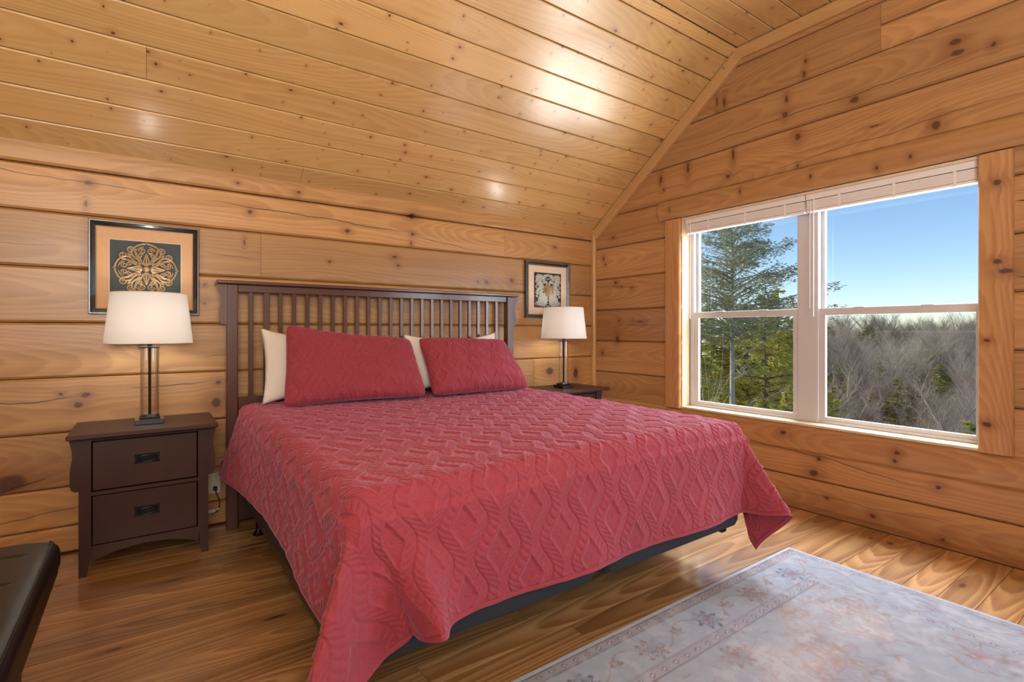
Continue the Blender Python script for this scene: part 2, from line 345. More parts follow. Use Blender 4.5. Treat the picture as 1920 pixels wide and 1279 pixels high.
M['rail'] = plain('bed_rail_steel', (.065, .05, .04), .45, .2, 20, Metallic=.4)

def cloth_mat(name, base, sheen_c):
    t = NT(name); P = t.n('ShaderNodeTexCoord').outputs['Object']
    c = t.mix(t.noise(P, 5, 3), tuple(v * .9 for v in base), tuple(min(1, v * 1.08) for v in base))
    weave = t.noise(P, 1400, 2)
    m = t.bsdf(c, .78, bump=weave, bstr=.15, bdist=.0006, Sheen_Weight=.38, Sheen_Roughness=.45)
    t.b.inputs['Sheen Tint'].default_value = (*sheen_c, 1); return m
M['quilt'] = cloth_mat('rose_quilted_cotton', (.315, .036, .058), (1.0, .62, .86))

# ------------------------------------------------------------------ room shell
X_L, Y_F = -6.3, -5.85
KNEE_Y, KNEE_Z, EAVE = -1.459, 3.175, 2.09
sl = math.hypot(1.459, KNEE_Z - EAVE)
# back wall
wall_back = struct('wall_back', MB().box((X_L, .02, 0), (.15, .16, 2.2)), M['seam'])
rowsB = [(0, .14), (.14, .345), (.345, .63), (.63, .915), (.915, 1.2), (1.2, 1.485), (1.485, 1.77), (1.77, 2.003), (2.003, 2.14)]
splitB = {3: [-.72], 6: [-2.868], 7: [-1.02], 4: [-4.9], 5: [-5.2], 2: [-4.7]}
for i, (z0, z1) in enumerate(rowsB):
    xs = [X_L] + splitB.get(i, []) + [0]
    for a, b in zip(xs[:-1], xs[1:]):
        out = -.022 if i == 8 else 0
        plank('log', (a, out, z0), (1, 0, 0), (0, 0, 1), b - a, z1 - z0, .03 + abs(out), logmat('back', a, b, z0, z1), wall_back, bev=.013, dep=.011, crown=.0015)
# right wall
wr = MB()
for lo, hi in [((.02, -5.9, 0), (.16, .15, .54)), ((.02, -5.9, 2.045), (.16, .15, 3.3)), ((.02, -.98, .54), (.16, .15, 2.045)), ((.02, -3.5, .54), (.16, -2.80, 2.045)), ((.02, -5.9, .54), (.16, -5.1, 2.045))]: wr.box(lo, hi)
wall_right = struct('wall_right', wr, M['seam'])
def rlog(y0, y1, z0, z1, out=0, name='log', **kw):      # y0 > y1 ; local x runs towards -y so the face looks to -x
    return plank(name, (out and -out or 0, y0, z0), (0, -1, 0), (0, 0, 1), y0 - y1, z1 - z0, .03 + out, logmat('right', y1, y0, z0, z1), wall_right, **{**dict(bev=.013, dep=.011, crown=.0015), **kw})
YEND = -5.85
for k in range(0, 7):
    z1 = 1.918 - .285 * k + (.285 if k == 0 else 0); 
for (z0, z1) in [(1.918, 2.203), (1.633, 1.918), (1.348, 1.633), (1.063, 1.348), (.778, 1.063), (.493, .778)]:
    rlog(0, -.985, z0, z1); rlog(-2.80, -3.5, z0, z1); rlog(-5.1, YEND, z0, z1)
rlog(0, YEND, .208, .493); rlog(0, YEND, 0, .208, out=.012, bev=.045, dep=.018)
rlog(-.05, YEND, 2.203, 2.488); rlog(-.45, YEND, 2.488, 2.773)
rlog(-.85, -2.335, 2.773, 3.058); rlog(-2.335, YEND, 2.773, 2.925); rlog(-2.335, YEND, 2.925, 3.058); rlog(-1.25, YEND, 3.058, 3.2)
# unseen walls
def simple_wall(name, mk):
    m = MB()
    for i in range(12): mk(m, i * .285 + .008, min(3.3, (i + 1) * .285 - .008))
    return struct(name, m, M['log_plain'])
simple_wall('wall_left', lambda m, a, b: m.box((X_L - .15, -5.9, a), (X_L, .15, b), .006))
simple_wall('wall_front', lambda m, a, b: m.box((X_L, Y_F - .15, a), (.15, Y_F, b), .006))
# ceiling
ceil_bm = MB()
prof = [(0.16, 2.09 - .119), (0, EAVE), (KNEE_Y, KNEE_Z), (Y_F - KNEE_Y, KNEE_Z), (Y_F, EAVE), (Y_F - .16, EAVE - .119)]
outer = [(y, z + .14) for y, z in prof]
off = [(y, z + .022) for y, z in prof]
ceil_bm.prism(off + outer[::-1], X_L - .1, .16, 'yz')
ceiling = struct('ceiling', ceil_bm, M['seam'])
BW = .1755; nvec = Vector((0, -.595, -.804))
def ceil_run(o0, uy, n, first, total):
    pos = 0; i = 0
    while pos < total - .005:
        w = first if i == 0 else BW
        w = min(w, total - pos)
        cuts = sorted(random.uniform(X_L + .8, -.6) for _ in range(random.choice([0, 1, 1])))
        xs = [X_L] + [c for j, c in enumerate(cuts) if j == 0 or c - cuts[j - 1] > .9] + [-.0]
        for a, b in zip(xs[:-1], xs[1:]):
            p = Vector(o0) + Vector(uy) * pos
            # local x = +x reversed so that the face looks into the room
            plank('ceiling_board', (a, p.y, p.z), (1, 0, 0), uy, b - a, w, .02, M['ceiling'], ceiling, bev=.007, dep=.006, gap=.002)
        pos += w; i += 1
s1 = Vector((0, KNEE_Y, KNEE_Z - EAVE)).normalized()
ceil_run((0, 0, EAVE), s1, 0, .157, sl)
ceil_run((0, KNEE_Y, KNEE_Z), Vector((0, -1, 0)), 0, .092, (KNEE_Y - (Y_F - KNEE_Y)))
s3 = Vector((0, KNEE_Y, -(KNEE_Z - EAVE))).normalized()
ceil_run((0, Y_F - KNEE_Y, KNEE_Z), s3, 0, .16, sl)
# trims
def trimbox(name, mb): return tag(mb.build(name, M['trim']), kind='structure')
g = MB(); a = Vector((0, -s1.z, s1.y)) if False else None
t_in = Vector((0, -s1.z * 1.0, s1.y * 1.0)); t_in = Vector((0, -.595, -.804)).normalized()
def strip(p0, p1, w, name):        # gable trim, from p0 to p1 (y,z), width w perpendicular into the room
    d = Vector((0, p1[0] - p0[0], p1[1] - p0[1])); L = d.length; d.normalize()
    inn = Vector((0, d.z, -d.y)); 
    if inn.z > 0: inn = -inn
    o = plank(name, (-.032, p0[0], p0[1]), d, inn, L, w, .034, M['trim'], None, bev=.006, dep=.006)
    # make sure the face looks to -x
    return tag(o, kind='structure')
def strip2(p0, p1, w, name):
    d = Vector((0, p1[0] - p0[0], p1[1] - p0[1])); L = d.length; d.normalize()
    up = Vector((-1, 0, 0)).cross(d)
    org = Vector((-.032, p0[0], p0[1]))
    if up.z > 0: org = org - up * w
    o = plank(name, org, d, up, L, w, .034, M['trim'], None, bev=.006, dep=.006); return tag(o, kind='structure')
strip2((0.0, EAVE - .005), (KNEE_Y, KNEE_Z - .005), .088, 'trim_1')
strip2((KNEE_Y + .02, KNEE_Z - .002), (Y_F - KNEE_Y, KNEE_Z - .002), .09, 'trim_2')
trimbox('trim_3', MB().box((-.036, -.042, 0), (0, 0, EAVE - .03), .006))
# floor
floor = struct('floor', MB().box((X_L - .1, Y_F - .1, -.15), (.15, .15, -.02)), M['seam'])
FW = .1276; y = -.0
edges = [0, -.087] + [-.47 + .1276 * 2 - .1276 * k for k in range(60)]
edges = sorted(set(e for e in [0] + [-.47 + .1276 * 3 - .1276 * k for k in range(50)] if e <= 0 and e > Y_F), reverse=True) + [Y_F]
for i, (a, b) in enumerate(zip(edges[:-1], edges[1:])):
    if abs(a + .47) < .01: cuts = [-3.149, -1.0]
    else:
        c0 = random.uniform(-5.6, -3.9); cuts = [c0, c0 + random.uniform(1.9, 3.4)]
    xs = [X_L] + [c for c in cuts if c < -.3] + [0]
    for x0, x1 in zip(xs[:-1], xs[1:]):
        plank('floor_board', (x0, b, 0), (1, 0, 0), (0, 1, 0), x1 - x0, a - b, .02, M['floor'], floor, bev=.0016, dep=.0035, gap=.0008)
struct('baseboard_back', MB().box((X_L, -.006, 0), (0, 0, .012)), M['seam'])

# ------------------------------------------------------------------ window casing (structure)
def casing(name, y0, y1, z0, z1, th, vertical, bev=.018, cut=0):
    if vertical:
        o = plank(name, (-th, y0, z0), (0, 0, 1), (0, 1, 0), z1 - z0, abs(y1 - y0), th + .0, logmat('right', y0, y1, z0, z1), None, bev=bev, dep=.012, crown=.004)
    else:
        o = plank(name, (-th, y0, z0), (0, -1, 0), (0, 0, 1), y0 - y1, z1 - z0, th, logmat('right', y1, y0, z0, z1), None, bev=bev, dep=.016, crown=.006)
    return tag(o, kind='structure')
casing('trim_4', -.784, YEND, 2.050, 2.200, .045, False, bev=.035)
def vpost(name, ya, yb):   # ya < yb
    o = plank(name, (-.028, yb, .545), (0, 0, 1), (0, -1, 0), 1.50, yb - ya, .028, logmat('right', ya, yb, .545, 2.045), None, bev=.008, dep=.008, crown=.002)
    # face must look to -x
    ux = Vector((0, 0, 1)); uy = Vector((0, 1, 0)); 
    o.matrix_local = Matrix(((0, 0, -1, -.028), (0, 1, 0, ya), (1, 0, 0, .545), (0, 0, 0, 1)))
    return tag(o, kind='structure')
vpost('trim_5', -.981, -.837); vpost('trim_6', -2.899, -2.763)
casing('trim_7', -.02, YEND, .375, .545, .022, False, bev=.02)
# window
WX = .10
win = empty('window_1', (WX, -1.89, .545), kind='structure')
def wpart(name, boxes, mat=M['vinyl'], parent=win, bev=.003):
    m = MB()
    for lo, hi in boxes: m.box([lo[i] - (WX, -1.89, .545)[i] for i in range(3)], [hi[i] - (WX, -1.89, .545)[i] for i in range(3)], bev)
    return m.build(name, mat, parent)
wpart('jamb_board', [((-.0, -.985, .56), (WX, -.960, 2.05))], M['jamb'])
wpart('jamb_board', [((-.0, -2.815, .56), (WX, -2.795, 2.05))], M['jamb'])
wpart('sill', [((-.012, -2.80, .545), (.16, -.98, .562))], M['jamb'])
wpart('head_board', [((0, -2.80, 2.035), (WX, -.98, 2.05))], M['jamb'])
wpart('frame', [((WX + .001, -2.80, .581), (.169, -2.765, 2.001)), ((WX + .001, -1.022, .581), (.169, -.985, 2.001)), ((WX, -2.80, .562), (.17, -.985, .582)), ((WX, -2.80, 2.0), (.17, -.985, 2.036))])
wpart('mullion', [((WX - .006, -1.955, .562), (.17, -1.825, 2.035))])
glass = NT('window_glass'); gt = glass.n('ShaderNodeBsdfTransparent'); gt.inputs[0].default_value = (.97, .98, .98, 1)
gg = glass.n('ShaderNodeBsdfGlossy'); gg.inputs['Roughness'].default_value = .02; gm = glass.n('ShaderNodeMixShader'); gm.inputs[0].default_value = .03
glass.t.links.new(gt.outputs[0], gm.inputs[1]); glass.t.links.new(gg.outputs[0], gm.inputs[2]); glass.t.links.new(gm.outputs[0], glass.out.inputs[0]); M['glass'] = glass.m
for (ya, yb) in ((-1.825, -1.022), (-2.765, -1.955)):
    for (za, zb, x0, st) in ((.582, 1.302, .106, .036), (1.262, 2.0, .136, .022)):
        s = wpart('sash', [((x0, ya, za), (x0 + .028, yb, za + (.022 if st > .03 else .044))), ((x0, ya, zb - .044), (x0 + .028, yb, zb)),
                           ((x0 + .0006, ya, za + (.0215 if st > .03 else .0435)), (x0 + .0274, ya + st, zb - .0435)), ((x0 + .0006, yb - st, za + (.0215 if st > .03 else .0435)), (x0 + .0274, yb, zb - .0435))], bev=.001)
        m = MB().box((x0 + .012 - WX, ya + .01 + 1.89, za + .01 - .545), (x0 + .016 - WX, yb - .01 + 1.89, zb - .01 - .545)); m.build('pane', M['glass'], s)
    for q in (.3, .72):
        yy = ya + (yb - ya) * q
        wpart('sash_lock', [((.098, yy - .03, 1.300), (.125, yy + .03, 1.308))])

w2 = MB()
for lo, hi in (((.06, -5.1, .54), (.14, -5.05, 2.05)), ((.06, -3.55, .54), (.14, -3.5, 2.05)), ((.06, -5.05, .54), (.14, -3.55, .60)), ((.06, -5.05, 1.99), (.14, -3.55, 2.05)), ((.07, -4.34, .60), (.13, -4.26, 1.99)), ((.075, -5.05, 1.26), (.125, -4.34, 1.30)), ((.075, -4.26, 1.26), (.125, -3.55, 1.30))): w2.box(lo, hi)
struct('added_window', w2, M['vinyl'])  # added window out of view, made to let the side fill lamp in
# blinds (raised)
blind = None
for (ya, yb, lab) in ((-1.905, -1.000, 'raised white slat blind stacked above the left window unit'), (-2.785, -1.912, 'raised white slat blind stacked above the right window unit')):
    e = empty('window_blind', (.045, (ya + yb) / 2, 1.92), label=lab, cat='blind', group='raised blinds in the window head')
    o = ((.045, (ya + yb) / 2, 1.92)); h = (yb - ya) / 2
    MB().box((-.028, -h, .078), (.028, h, .115), .003).build('head_rail', M['blind'], e)
    for k in range(7): MB().box((-.024, -h + .004, .018 + k * .008), (.024, h - .004, .0250 + k * .008)).build('slat', M['blind'], e)
    MB().box((-.025, -h + .003, 0), (.025, h - .003, .016), .003).build('bottom_rail', M['blind'], e)
    for q in (-.72, -.1, .55):
        MB().box((-.0265, h * q - .007, -.002), (-.0255, h * q + .007, .078)).build('ladder_tape', M['blind'], e)
    yw = h - .05
    MB().tube([(-.032, yw, .08), (-.034, yw, -.67)], .0038, 6).build('tilt_wand', M['blind'], e)
    MB().tube([(-.033, yw + .022, .08), (-.033, yw + .022, -.62)], .0018, 5).build('lift_cord', M['blind'], e)

# ------------------------------------------------------------------ headboard
hb = empty('headboard', (-2.05, -.06, 0), label='dark cherry slatted wooden headboard with shelf-like top cap behind the bed', cat='headboard')
def hpart(name, m, mat=None, parent=hb, rot=False, **kw):
    return m.build(name, mat or M['cherry_hb'], parent, **kw)
HX = 1.022
hpart('top_cap', MB().box((-1.075, -.10, 1.385 + .045), (1.06, .045, 1.385 + .065), .004))
hpart('top_rail', MB().box((-HX + .06, -.062, 1.386), (HX - .06, -.030, 1.430), .003))
hpart('bottom_rail', MB().box((-HX + .06, -.062, .672), (HX - .06, -.030, .768), .003))
hpart('lower_panel', MB().box((-HX + .06, -.055, .04), (HX - .06, -.036, .66), .003), M['cherry'])
for sx in (-1, 1):
    x0, x1 = sorted((sx * HX, sx * (HX - .06)))
    hpart('post', MB().box((x0, -.075, 0), (x1, -.018, 1.43), .004))
    pts = [(0, 0), (.045, 0), (.042, -.03), (.030, -.065), (.028, -.11), (.034, -.15), (.036, -.20), (.026, -.228), (0, -.232)]
    hpart('bracket', MB().prism([(sx * (HX + p[0]), 1.428 + p[1]) for p in pts], -.062, -.030))
def slat(x, w): 
    hpart('slat', MB().box((x - w / 2 + 2.05, -.056, .766), (x + w / 2 + 2.05, -.036, 1.388), .002))
slat(-2.942, .024); slat(-2.856, .034); slat(-1.18, .026)
for k in range(20): slat(-2.778 + .0794 * k, .024)

# ------------------------------------------------------------------ bed frame, box springs, mattress
BX0, BX1, BY0, BY1 = -3.01, -1.09, -.14, -2.15
bf = empty('bed_frame', (-2.05, -1.15, 0), label='low dark steel bed frame under the box springs, with round glide feet', cat='bed frame')
def at_bf(v): return (v[0] + 2.05, v[1] + 1.15, v[2])
for x in (-2.985, -1.115):
    d = 1 if x < -2 else -1
    m = MB().box(at_bf((x - .003, -2.06, .170)), at_bf((x + .003, -.17, .215))); m.box(at_bf((min(x, x + d * .035), -2.06, .166)), at_bf((max(x, x + d * .035), -.17, .171)))
    m.build('side_rail', M['rail'], bf)
for yy in (-.30, -1.05, -1.66):
    MB().box(at_bf((-2.985, yy - .02, .164)), at_bf((-1.115, yy + .02, .169))).build('cross_rail', M['rail'], bf)
    for x in ((-2.93, -2.05, -1.17) if yy > -.5 else (-2.70, -2.05, -1.40)):
        MB().lathe([(.030, 0), (.032, .006), (.018, .022), (.014, .05), (.016, .164)], at_bf((x, yy, 0)), 16).build('leg', M['black_metal'], bf)
def rbox(lo, hi, r, n=5, top_puff=0):
    """rounded box as one surface"""
    lo = Vector(lo); hi = Vector(hi); N = 14
    V = []; F = []
    c = (lo + hi) / 2; h = (hi - lo) / 2
    # superquadric-like clamp from a subdivided cube
    for ax in range(3):
        for sg in (-1, 1):
            b = len(V)
            lin = np.linspace(-1, 1, N)
            for i in range(N):
                for j in range(N):
                    p = [0, 0, 0]; p[ax] = sg
                    # concentrate samples near edges
                    f = lambda t_: math.copysign(1 - (1 - abs(t_)) ** 1.0, t_)
                    p[(ax + 1) % 3] = f(lin[i]); p[(ax + 2) % 3] = f(lin[j])
                    q = Vector((p[0] * h.x, p[1] * h.y, p[2] * h.z))
                    core = Vector([max(-h[k] + r, min(h[k] - r, q[k])) for k in range(3)])
                    # snap param so that the last r gets 3 samples
                    d = q - core
                    if d.length > 1e-9: d = d.normalized() * r
                    V.append(c + core + d)
            for i in range(N - 1):
                for j in range(N - 1): F.append((b + i * N + j, b + (i + 1) * N + j, b + (i + 1) * N + j + 1, b + i * N + j + 1))
    return V, F
def soft_box(name, lo, hi, r, mat, parent=None):
    """box with rounded vertical edges (radius r) and softly rounded top and bottom"""
    x0, y0, z0 = lo; x1, y1, z1 = hi; prof = []
    def ring(rr, inset):
        out = []
        for (cx, cy, a0) in ((x1 - rr, y1 - rr, 0), (x0 + rr, y1 - rr, 90), (x0 + rr, y0 + rr, 180), (x1 - rr, y0 + rr, 270)):
            for k in range(7):
                a = math.radians(a0 + 15 * k); out.append((cx + (rr - inset) * math.cos(a), cy + (rr - inset) * math.sin(a)))
        return out
    e = min(r * .5, (z1 - z0) * .3); V = []; 
    lv = [(z0, e), (z0 + e * .3, e * .3), (z0 + e, 0), (z1 - e, 0), (z1 - e * .3, e * .3), (z1, e)]
    for z, ins in lv: V += [(a, b, z) for a, b in ring(r, ins)]
    n = 28; F = [(i * n + j, i * n + (j + 1) % n, (i + 1) * n + (j + 1) % n, (i + 1) * n + j) for i in range(len(lv) - 1) for j in range(n)]
    F += [tuple(range(n))[::-1], tuple((len(lv) - 1) * n + j for j in range(n))]
    m = MB(); m.add(V, F, True); return m.build(name, mat, parent)
tag(soft_box('box_spring', (BX0 + .005, BY1 + .01, .2165), (-2.055, BY0, .450), .07, M['ticking']), 'dark navy box spring under the left half of the bed', 'box spring', 'pair of box springs')
tag(soft_box('box_spring', (-2.045, BY1 + .01, .2165), (BX1 - .005, BY0, .450), .07, M['ticking']), 'dark navy box spring under the right half, nearer the window', 'box spring', 'pair of box springs')
tag(soft_box('mattress', (BX0 + .03, BY1 + .03, .452), (BX1 - .03, BY0, .680), .11, M['mattress']), 'thick king mattress hidden under the rose quilt', 'mattress')

# ------------------------------------------------------------------ quilting pattern (height in metres for cloth coords)
def quilt_h(u, v, s=1.0):
    """diamonds with petal flowers on a staggered lattice between serpentine feather vines"""
    u = u / s; v = v / s
    A, B = .1275, .2185
    # nearest flower of the staggered lattice
    def near(u, v, ou, ov):
        du = (u - ou + A) % (2 * A) - A; dv = (v - ov + B / 2) % B - B / 2; return du, dv
    d1 = near(u, v, 0, 0); d2 = near(u, v, A, B / 2)
    m1 = abs(d1[0]) / A + abs(d1[1]) / (B / 2); m2 = abs(d2[0]) / A + abs(d2[1]) / (B / 2)
    k = m1 <= m2; du = np.where(k, d1[0], d2[0]); dv = np.where(k, d1[1], d2[1])
    wob = .004 * np.sin(v * 210) ; 
    m = abs(du + wob * .3) / .052 + abs(dv) / .078
    r = np.hypot(du * 1.0, dv * .85); th = np.arctan2(dv * .85, du)
    petal = np.abs(np.cos(th * 8)) ** .55
    flower = petal * np.clip(1 - (r / .040) ** 4, 0, 1) * .8 * np.clip(r / .008, .1, 1)
    ridge = np.exp(-((m - 1.0) / .20) ** 2) * 1.25
    inside = np.where(m < .80, flower * .85, 0)
    # serpentine vine between columns; phase flips every column
    ci = np.floor(u / A); uc = (ci + .5) * A; par = np.where(ci % 2 == 0, 1., -1.)
    xv = uc + par * .026 * np.cos(2 * PI * v / B)
    t = u - xv; at = np.abs(t)
    slope = -par * .026 * 2 * PI / B * np.sin(2 * PI * v / B)
    sgn = np.sign(t)
    ph = (v + at * 1.05 - at ** 2 * 9) / .0215 + np.where(sgn > 0, .5, 0)
    pc_ = 2 * (ph - np.floor(ph)) - 1; arcp = np.sqrt(np.clip(1 - pc_ ** 2, 0, 1))
    end = .028 + .018 * arcp
    leaf = arcp ** .8 * np.clip(at / .006, 0, 1) * np.clip((end - at) / .006, 0, 1) ** .6
    out = leaf * np.clip((m - 1.12) / .12, 0, 1)
    vine = np.clip(1 - at / .0022, 0, 1) * (m > 1.1)
    h = ridge * 1.15 + inside * .9 + out * .95 - vine * .4
    return h * .0060 * s
def grid_faces(nu, nv):
    i = np.arange(nu - 1)[:, None] * nv + np.arange(nv - 1)[None, :]
    return np.stack([i, i + nv, i + nv + 1, i + 1], -1).reshape(-1, 4)
def displace(P, H):
    """P (nu,nv,3), H (nu,nv): push along the surface normal"""
    du = np.gradient(P, axis=0); dv = np.gradient(P, axis=1)
    N = np.cross(du, dv); N /= (np.linalg.norm(N, axis=-1, keepdims=True) + 1e-12)
    return P + N * H[..., None]

def sm(x, a, b):
    t = np.clip((x - a) / (b - a), 0, 1); return t * t * (3 - 2 * t)
def make_quilt():
    step = .0031; OH = .375; OHF = .40
    x0, x1, y1 = BX0, BX1, BY1; yh = -.17
    r = .055; top = .722
    us = np.arange(x0 - OH, x1 + .42 + step, step); vs = np.arange(yh, y1 - OHF - step, -step)
    U, Vv = np.meshgrid(us, vs, indexing='ij')
    # overhang modulation: cloth is shifted a little
    ix0, ix1, iy1 = x0 + r, x1 - r, y1 + r                    # inner rectangle whose outline the drop starts from
    bx = np.clip(U, ix0, ix1); by = np.maximum(Vv, iy1)
    dx = U - bx; dy = Vv - by; d = np.hypot(dx, dy)
    nx = np.where(d > 1e-9, dx / (d + 1e-12), 0); ny = np.where(d > 1e-9, dy / (d + 1e-12), 0)
    corner = (np.abs(dx) > 1e-9) & (np.abs(dy) > 1e-9)
    arc = r * PI / 2; a = np.clip(d / r, 0, PI / 2)
    rho = r * np.sin(a); drop = r * (1 - np.cos(a)); e = np.maximum(d - arc, 0)
    left = U < ix0; right = U > ix1; front = Vv < iy1
    # lean outwards of the hanging part
    lean = np.full_like(U, .06)
    s_l = np.clip((yh - Vv) / (yh - y1), 0, 1.2)
    lean = np.where(left & ~corner, .06 + .24 * np.exp(-(s_l / .14) ** 2) + .05 * np.sin(s_l * 9), lean)
    s_f = (U - x0) / (x1 - x0)
    wave = .05 * np.sin(s_f * 17 + .5) * sm(e, .05, .4)
    lean = np.where(front & ~corner, .07 + wave + (.27 * np.exp(-((s_f - .085) / .045) ** 2) - .06 * np.exp(-(s_f / .04) ** 2)) * sm(e, 0, .30), lean)
    # corners: angle from the side normal (0) to the front normal (1)
    th = np.where(corner, np.arctan2(np.abs(dy), np.abs(dx)) / (PI / 2), np.where(front, 1.0, 0.0))
    def g(x, c, w): return np.exp(-((x - c) / w) ** 2)
    leanL = .05 + .50 * g(th, .50, .15) - .05 * g(th, .82, .10)
    leanR = .06 + .50 * g(th, .72, .16)
    # blend continuous with the sides
    lean = np.where(corner & left, leanL * np.sin(PI * np.clip(th, 0, 1)) ** .5 + (1 - np.sin(PI * np.clip(th, 0, 1)) ** .5) * np.where(th < .5, .06, .02), lean)
    lean = np.where(corner & right, leanR * np.sin(PI * np.clip(th, 0, 1)) ** .5 + (1 - np.sin(PI * np.clip(th, 0, 1)) ** .5) * .07, lean)
    rho = rho + lean * e; drop = drop + np.sqrt(np.maximum(1 - np.clip(lean, -.9, .9) ** 2, .1)) * e
    X = bx + nx * rho; Y = by + ny * rho; Z = top - drop
    # corner fabric is pulled together sideways into a pipe fold
    tx = np.where(corner & left, .34 * sm(th, .60, .90), np.where(front & ~corner, .34 * np.exp(-(np.clip(s_f, 0, 1) / .085) ** 2), 0)); X = X + tx * e
    Z += .010 * np.sin(U * 3.1 + 1) * np.sin(Vv * 2.3) * (1 - sm(d, 0, .3))
    Z += .012 * np.exp(-((Vv + .40) / .12) ** 2) * 0
    # hem: head side of the left drop rides up a little, floor clearance at the corners
    Z = np.where(Z < .03, .03 + (Z - .03) * .1, Z)
    P = np.stack([X, Y, Z], -1)
    # smooth seams between zones
    k = 13
    def blur(A, n):
        for ax in (0, 1):
            pad = [(0, 0)] * 3; pad[ax] = (n, n); Q = np.pad(A, pad, mode='reflect', reflect_type='odd')
            c = np.cumsum(Q, axis=ax); 
            A = (np.take(c, range(2 * n, Q.shape[ax]), axis=ax) - np.concatenate([np.zeros_like(np.take(c, [0], axis=ax)), np.take(c, range(0, Q.shape[ax] - 2 * n - 1), axis=ax)], axis=ax)) / (2 * n + 1)
        return A
    P = blur(blur(P, 5), 5)
    hang = d > .10
    X_, Y_ = P[..., 0], P[..., 1]; ins = hang & (X_ > x0 - .012) & (X_ < x1 + .012) & (Y_ > y1 - .014)
    near_front = (Y_ - (y1 - .014)) < np.minimum(X_ - (x0 - .012), (x1 + .012) - X_)
    P[..., 1] = np.where(ins & near_front, y1 - .014, Y_); P[..., 0] = np.where(ins & ~near_front, np.where(X_ < (x0 + x1) / 2, x0 - .012, x1 + .012), X_)
    P = blur(P, 3)
    H = quilt_h(U - .006, Vv + 2.15 + .02)
    # edge binding
    ed = np.minimum(np.minimum(U - us[0], us[-1] - U), Vv - vs[-1])
    H = np.where(ed < .012, .0035, np.where(ed < .016, 0, H))
    # puckers
    H += .0022 * np.sin(U * 37 + 3 * np.sin(Vv * 9)) * np.sin(Vv * 31 + 2 * np.sin(U * 11)) 
    P = displace(P, -H)          # grid normals point down into the bed
    return P
QP = make_quilt()
nrm_test = np.cross(QP[10, 10] - QP[9, 10], QP[10, 11] - QP[10, 10])
qm = mesh_np('quilt', QP.reshape(-1, 3), grid_faces(QP.shape[0], QP.shape[1])[:, ::-1], True)
quilt = link('quilt', qm, M['quilt'], sharp=False)
tag(quilt, 'rose red quilted bedspread with diamond and feather stitching draped over the bed', 'quilt')

# ------------------------------------------------------------------ pillows
def pillow(name, corners, T, mat, label, cat, group, quilted=False, n=(150, 90), pinch=(.035, .06), sag=0, rc=.05):
    """corners: bottom-left, bottom-right, top-right, top-left (world) of the sewn outline"""
    nu, nv = n if quilted else (60, 40)
    a = np.linspace(-1, 1, nu)[:, None] * np.ones((1, nv)); b = np.linspace(-1, 1, nv)[None, :] * np.ones((nu, 1))
    c = [np.array(p, float) for p in corners]
    # pinch the edges between the corners inwards
    fa = a * (1 - pinch[0] * (1 - b ** 2)); fb = b * (1 - pinch[1] * (1 - a ** 2)) - sag * (b > 0) * b * np.sin(PI * np.clip((a + .9) / 1.4, 0, 1))
    rc_ = 1 - rc * np.abs(a * b) ** 6
    s, t = (fa * rc_ + 1) / 2, (fb * rc_ + 1) / 2
    base = ((1 - s) * (1 - t))[..., None] * c[0] + (s * (1 - t))[..., None] * c[1] + (s * t)[..., None] * c[2] + ((1 - s) * t)[..., None] * c[3]
    ex = c[1] - c[0]; ez = c[3] - c[0]; nrm = np.cross(ex, ez); nrm /= np.linalg.norm(nrm)
    kc_ = 1 - .10 * np.abs(a * b) ** 5
    w = np.clip((1 - np.abs(a) ** 3) * (1 - np.abs(b) ** 3), 0, 1) ** .48
    # belly sags downwards
    w = w * (1 - .22 * b)
    wr = .10 * T * np.sin(a * 9 + b * 4) * np.sin(b * 7 - a * 3) * w
    parts = []
    for sg in (1, -1):
        P = base + nrm * ((w * T * (1 if sg > 0 else .75) + wr) * sg)[..., None]
        if quilted and sg > 0:
            L1 = np.linalg.norm(ex); L2 = np.linalg.norm(ez)
            H = quilt_h(a * L1 / 2 + .03, b * L2 / 2 + .02, .80) * np.clip(w * 2, .1, 1) * 1.25
            P = displace(P, H)
        parts.append(P)
    F = grid_faces(nu, nv)
    V = np.concatenate([parts[0].reshape(-1, 3), parts[1].reshape(-1, 3)])
    F2 = F[:, ::-1] + nu * nv
    o = link(name, mesh_np(name, V, np.concatenate([F, F2]), True), mat, sharp=False)
    import bmesh
    bm = bmesh.new(); bm.from_mesh(o.data); bmesh.ops.remove_doubles(bm, verts=[v for v in bm.verts if v.is_boundary], dist=.0006); bm.to_mesh(o.data); bm.free()
    return tag(o, label, cat, group)
pillow('pillow', [(-2.91, -.30, .735), (-2.10, -.30, .735), (-2.11, -.185, 1.125), (-2.90, -.185, 1.175)], .055, M['pillow_white'],
       'white pillow behind the left rose sham, its edge showing beside the headboard post', 'pillow', 'white pillows behind the shams', pinch=(.05, .24), rc=-.01)
pillow('pillow', [(-2.00, -.30, .735), (-1.22, -.30, .735), (-1.245, -.185, 1.145), (-2.00, -.185, 1.135)], .055, M['pillow_white'],
       'white pillow behind the right rose sham, corners showing above it', 'pillow', 'white pillows behind the shams', pinch=(.05, .24), rc=-.01)
pillow('pillow_sham', [(-2.85, -.52, .735), (-1.98, -.52, .735), (-1.985, -.27, 1.105), (-2.785, -.27, 1.20)], .085, M['quilt'],
       'rose quilted pillow sham leaning on the left, top left corner raised', 'pillow sham', 'rose quilted shams', True, (285, 175), pinch=(.035, .07), sag=.05)
pillow('pillow_sham', [(-1.95, -.52, .735), (-1.15, -.52, .735), (-1.215, -.27, 1.09), (-1.94, -.27, 1.11)], .085, M['quilt'],
       'rose quilted pillow sham on the right with a slumped left end', 'pillow sham', 'rose quilted shams', True, (270, 175), pinch=(.045, .04), sag=-.02)

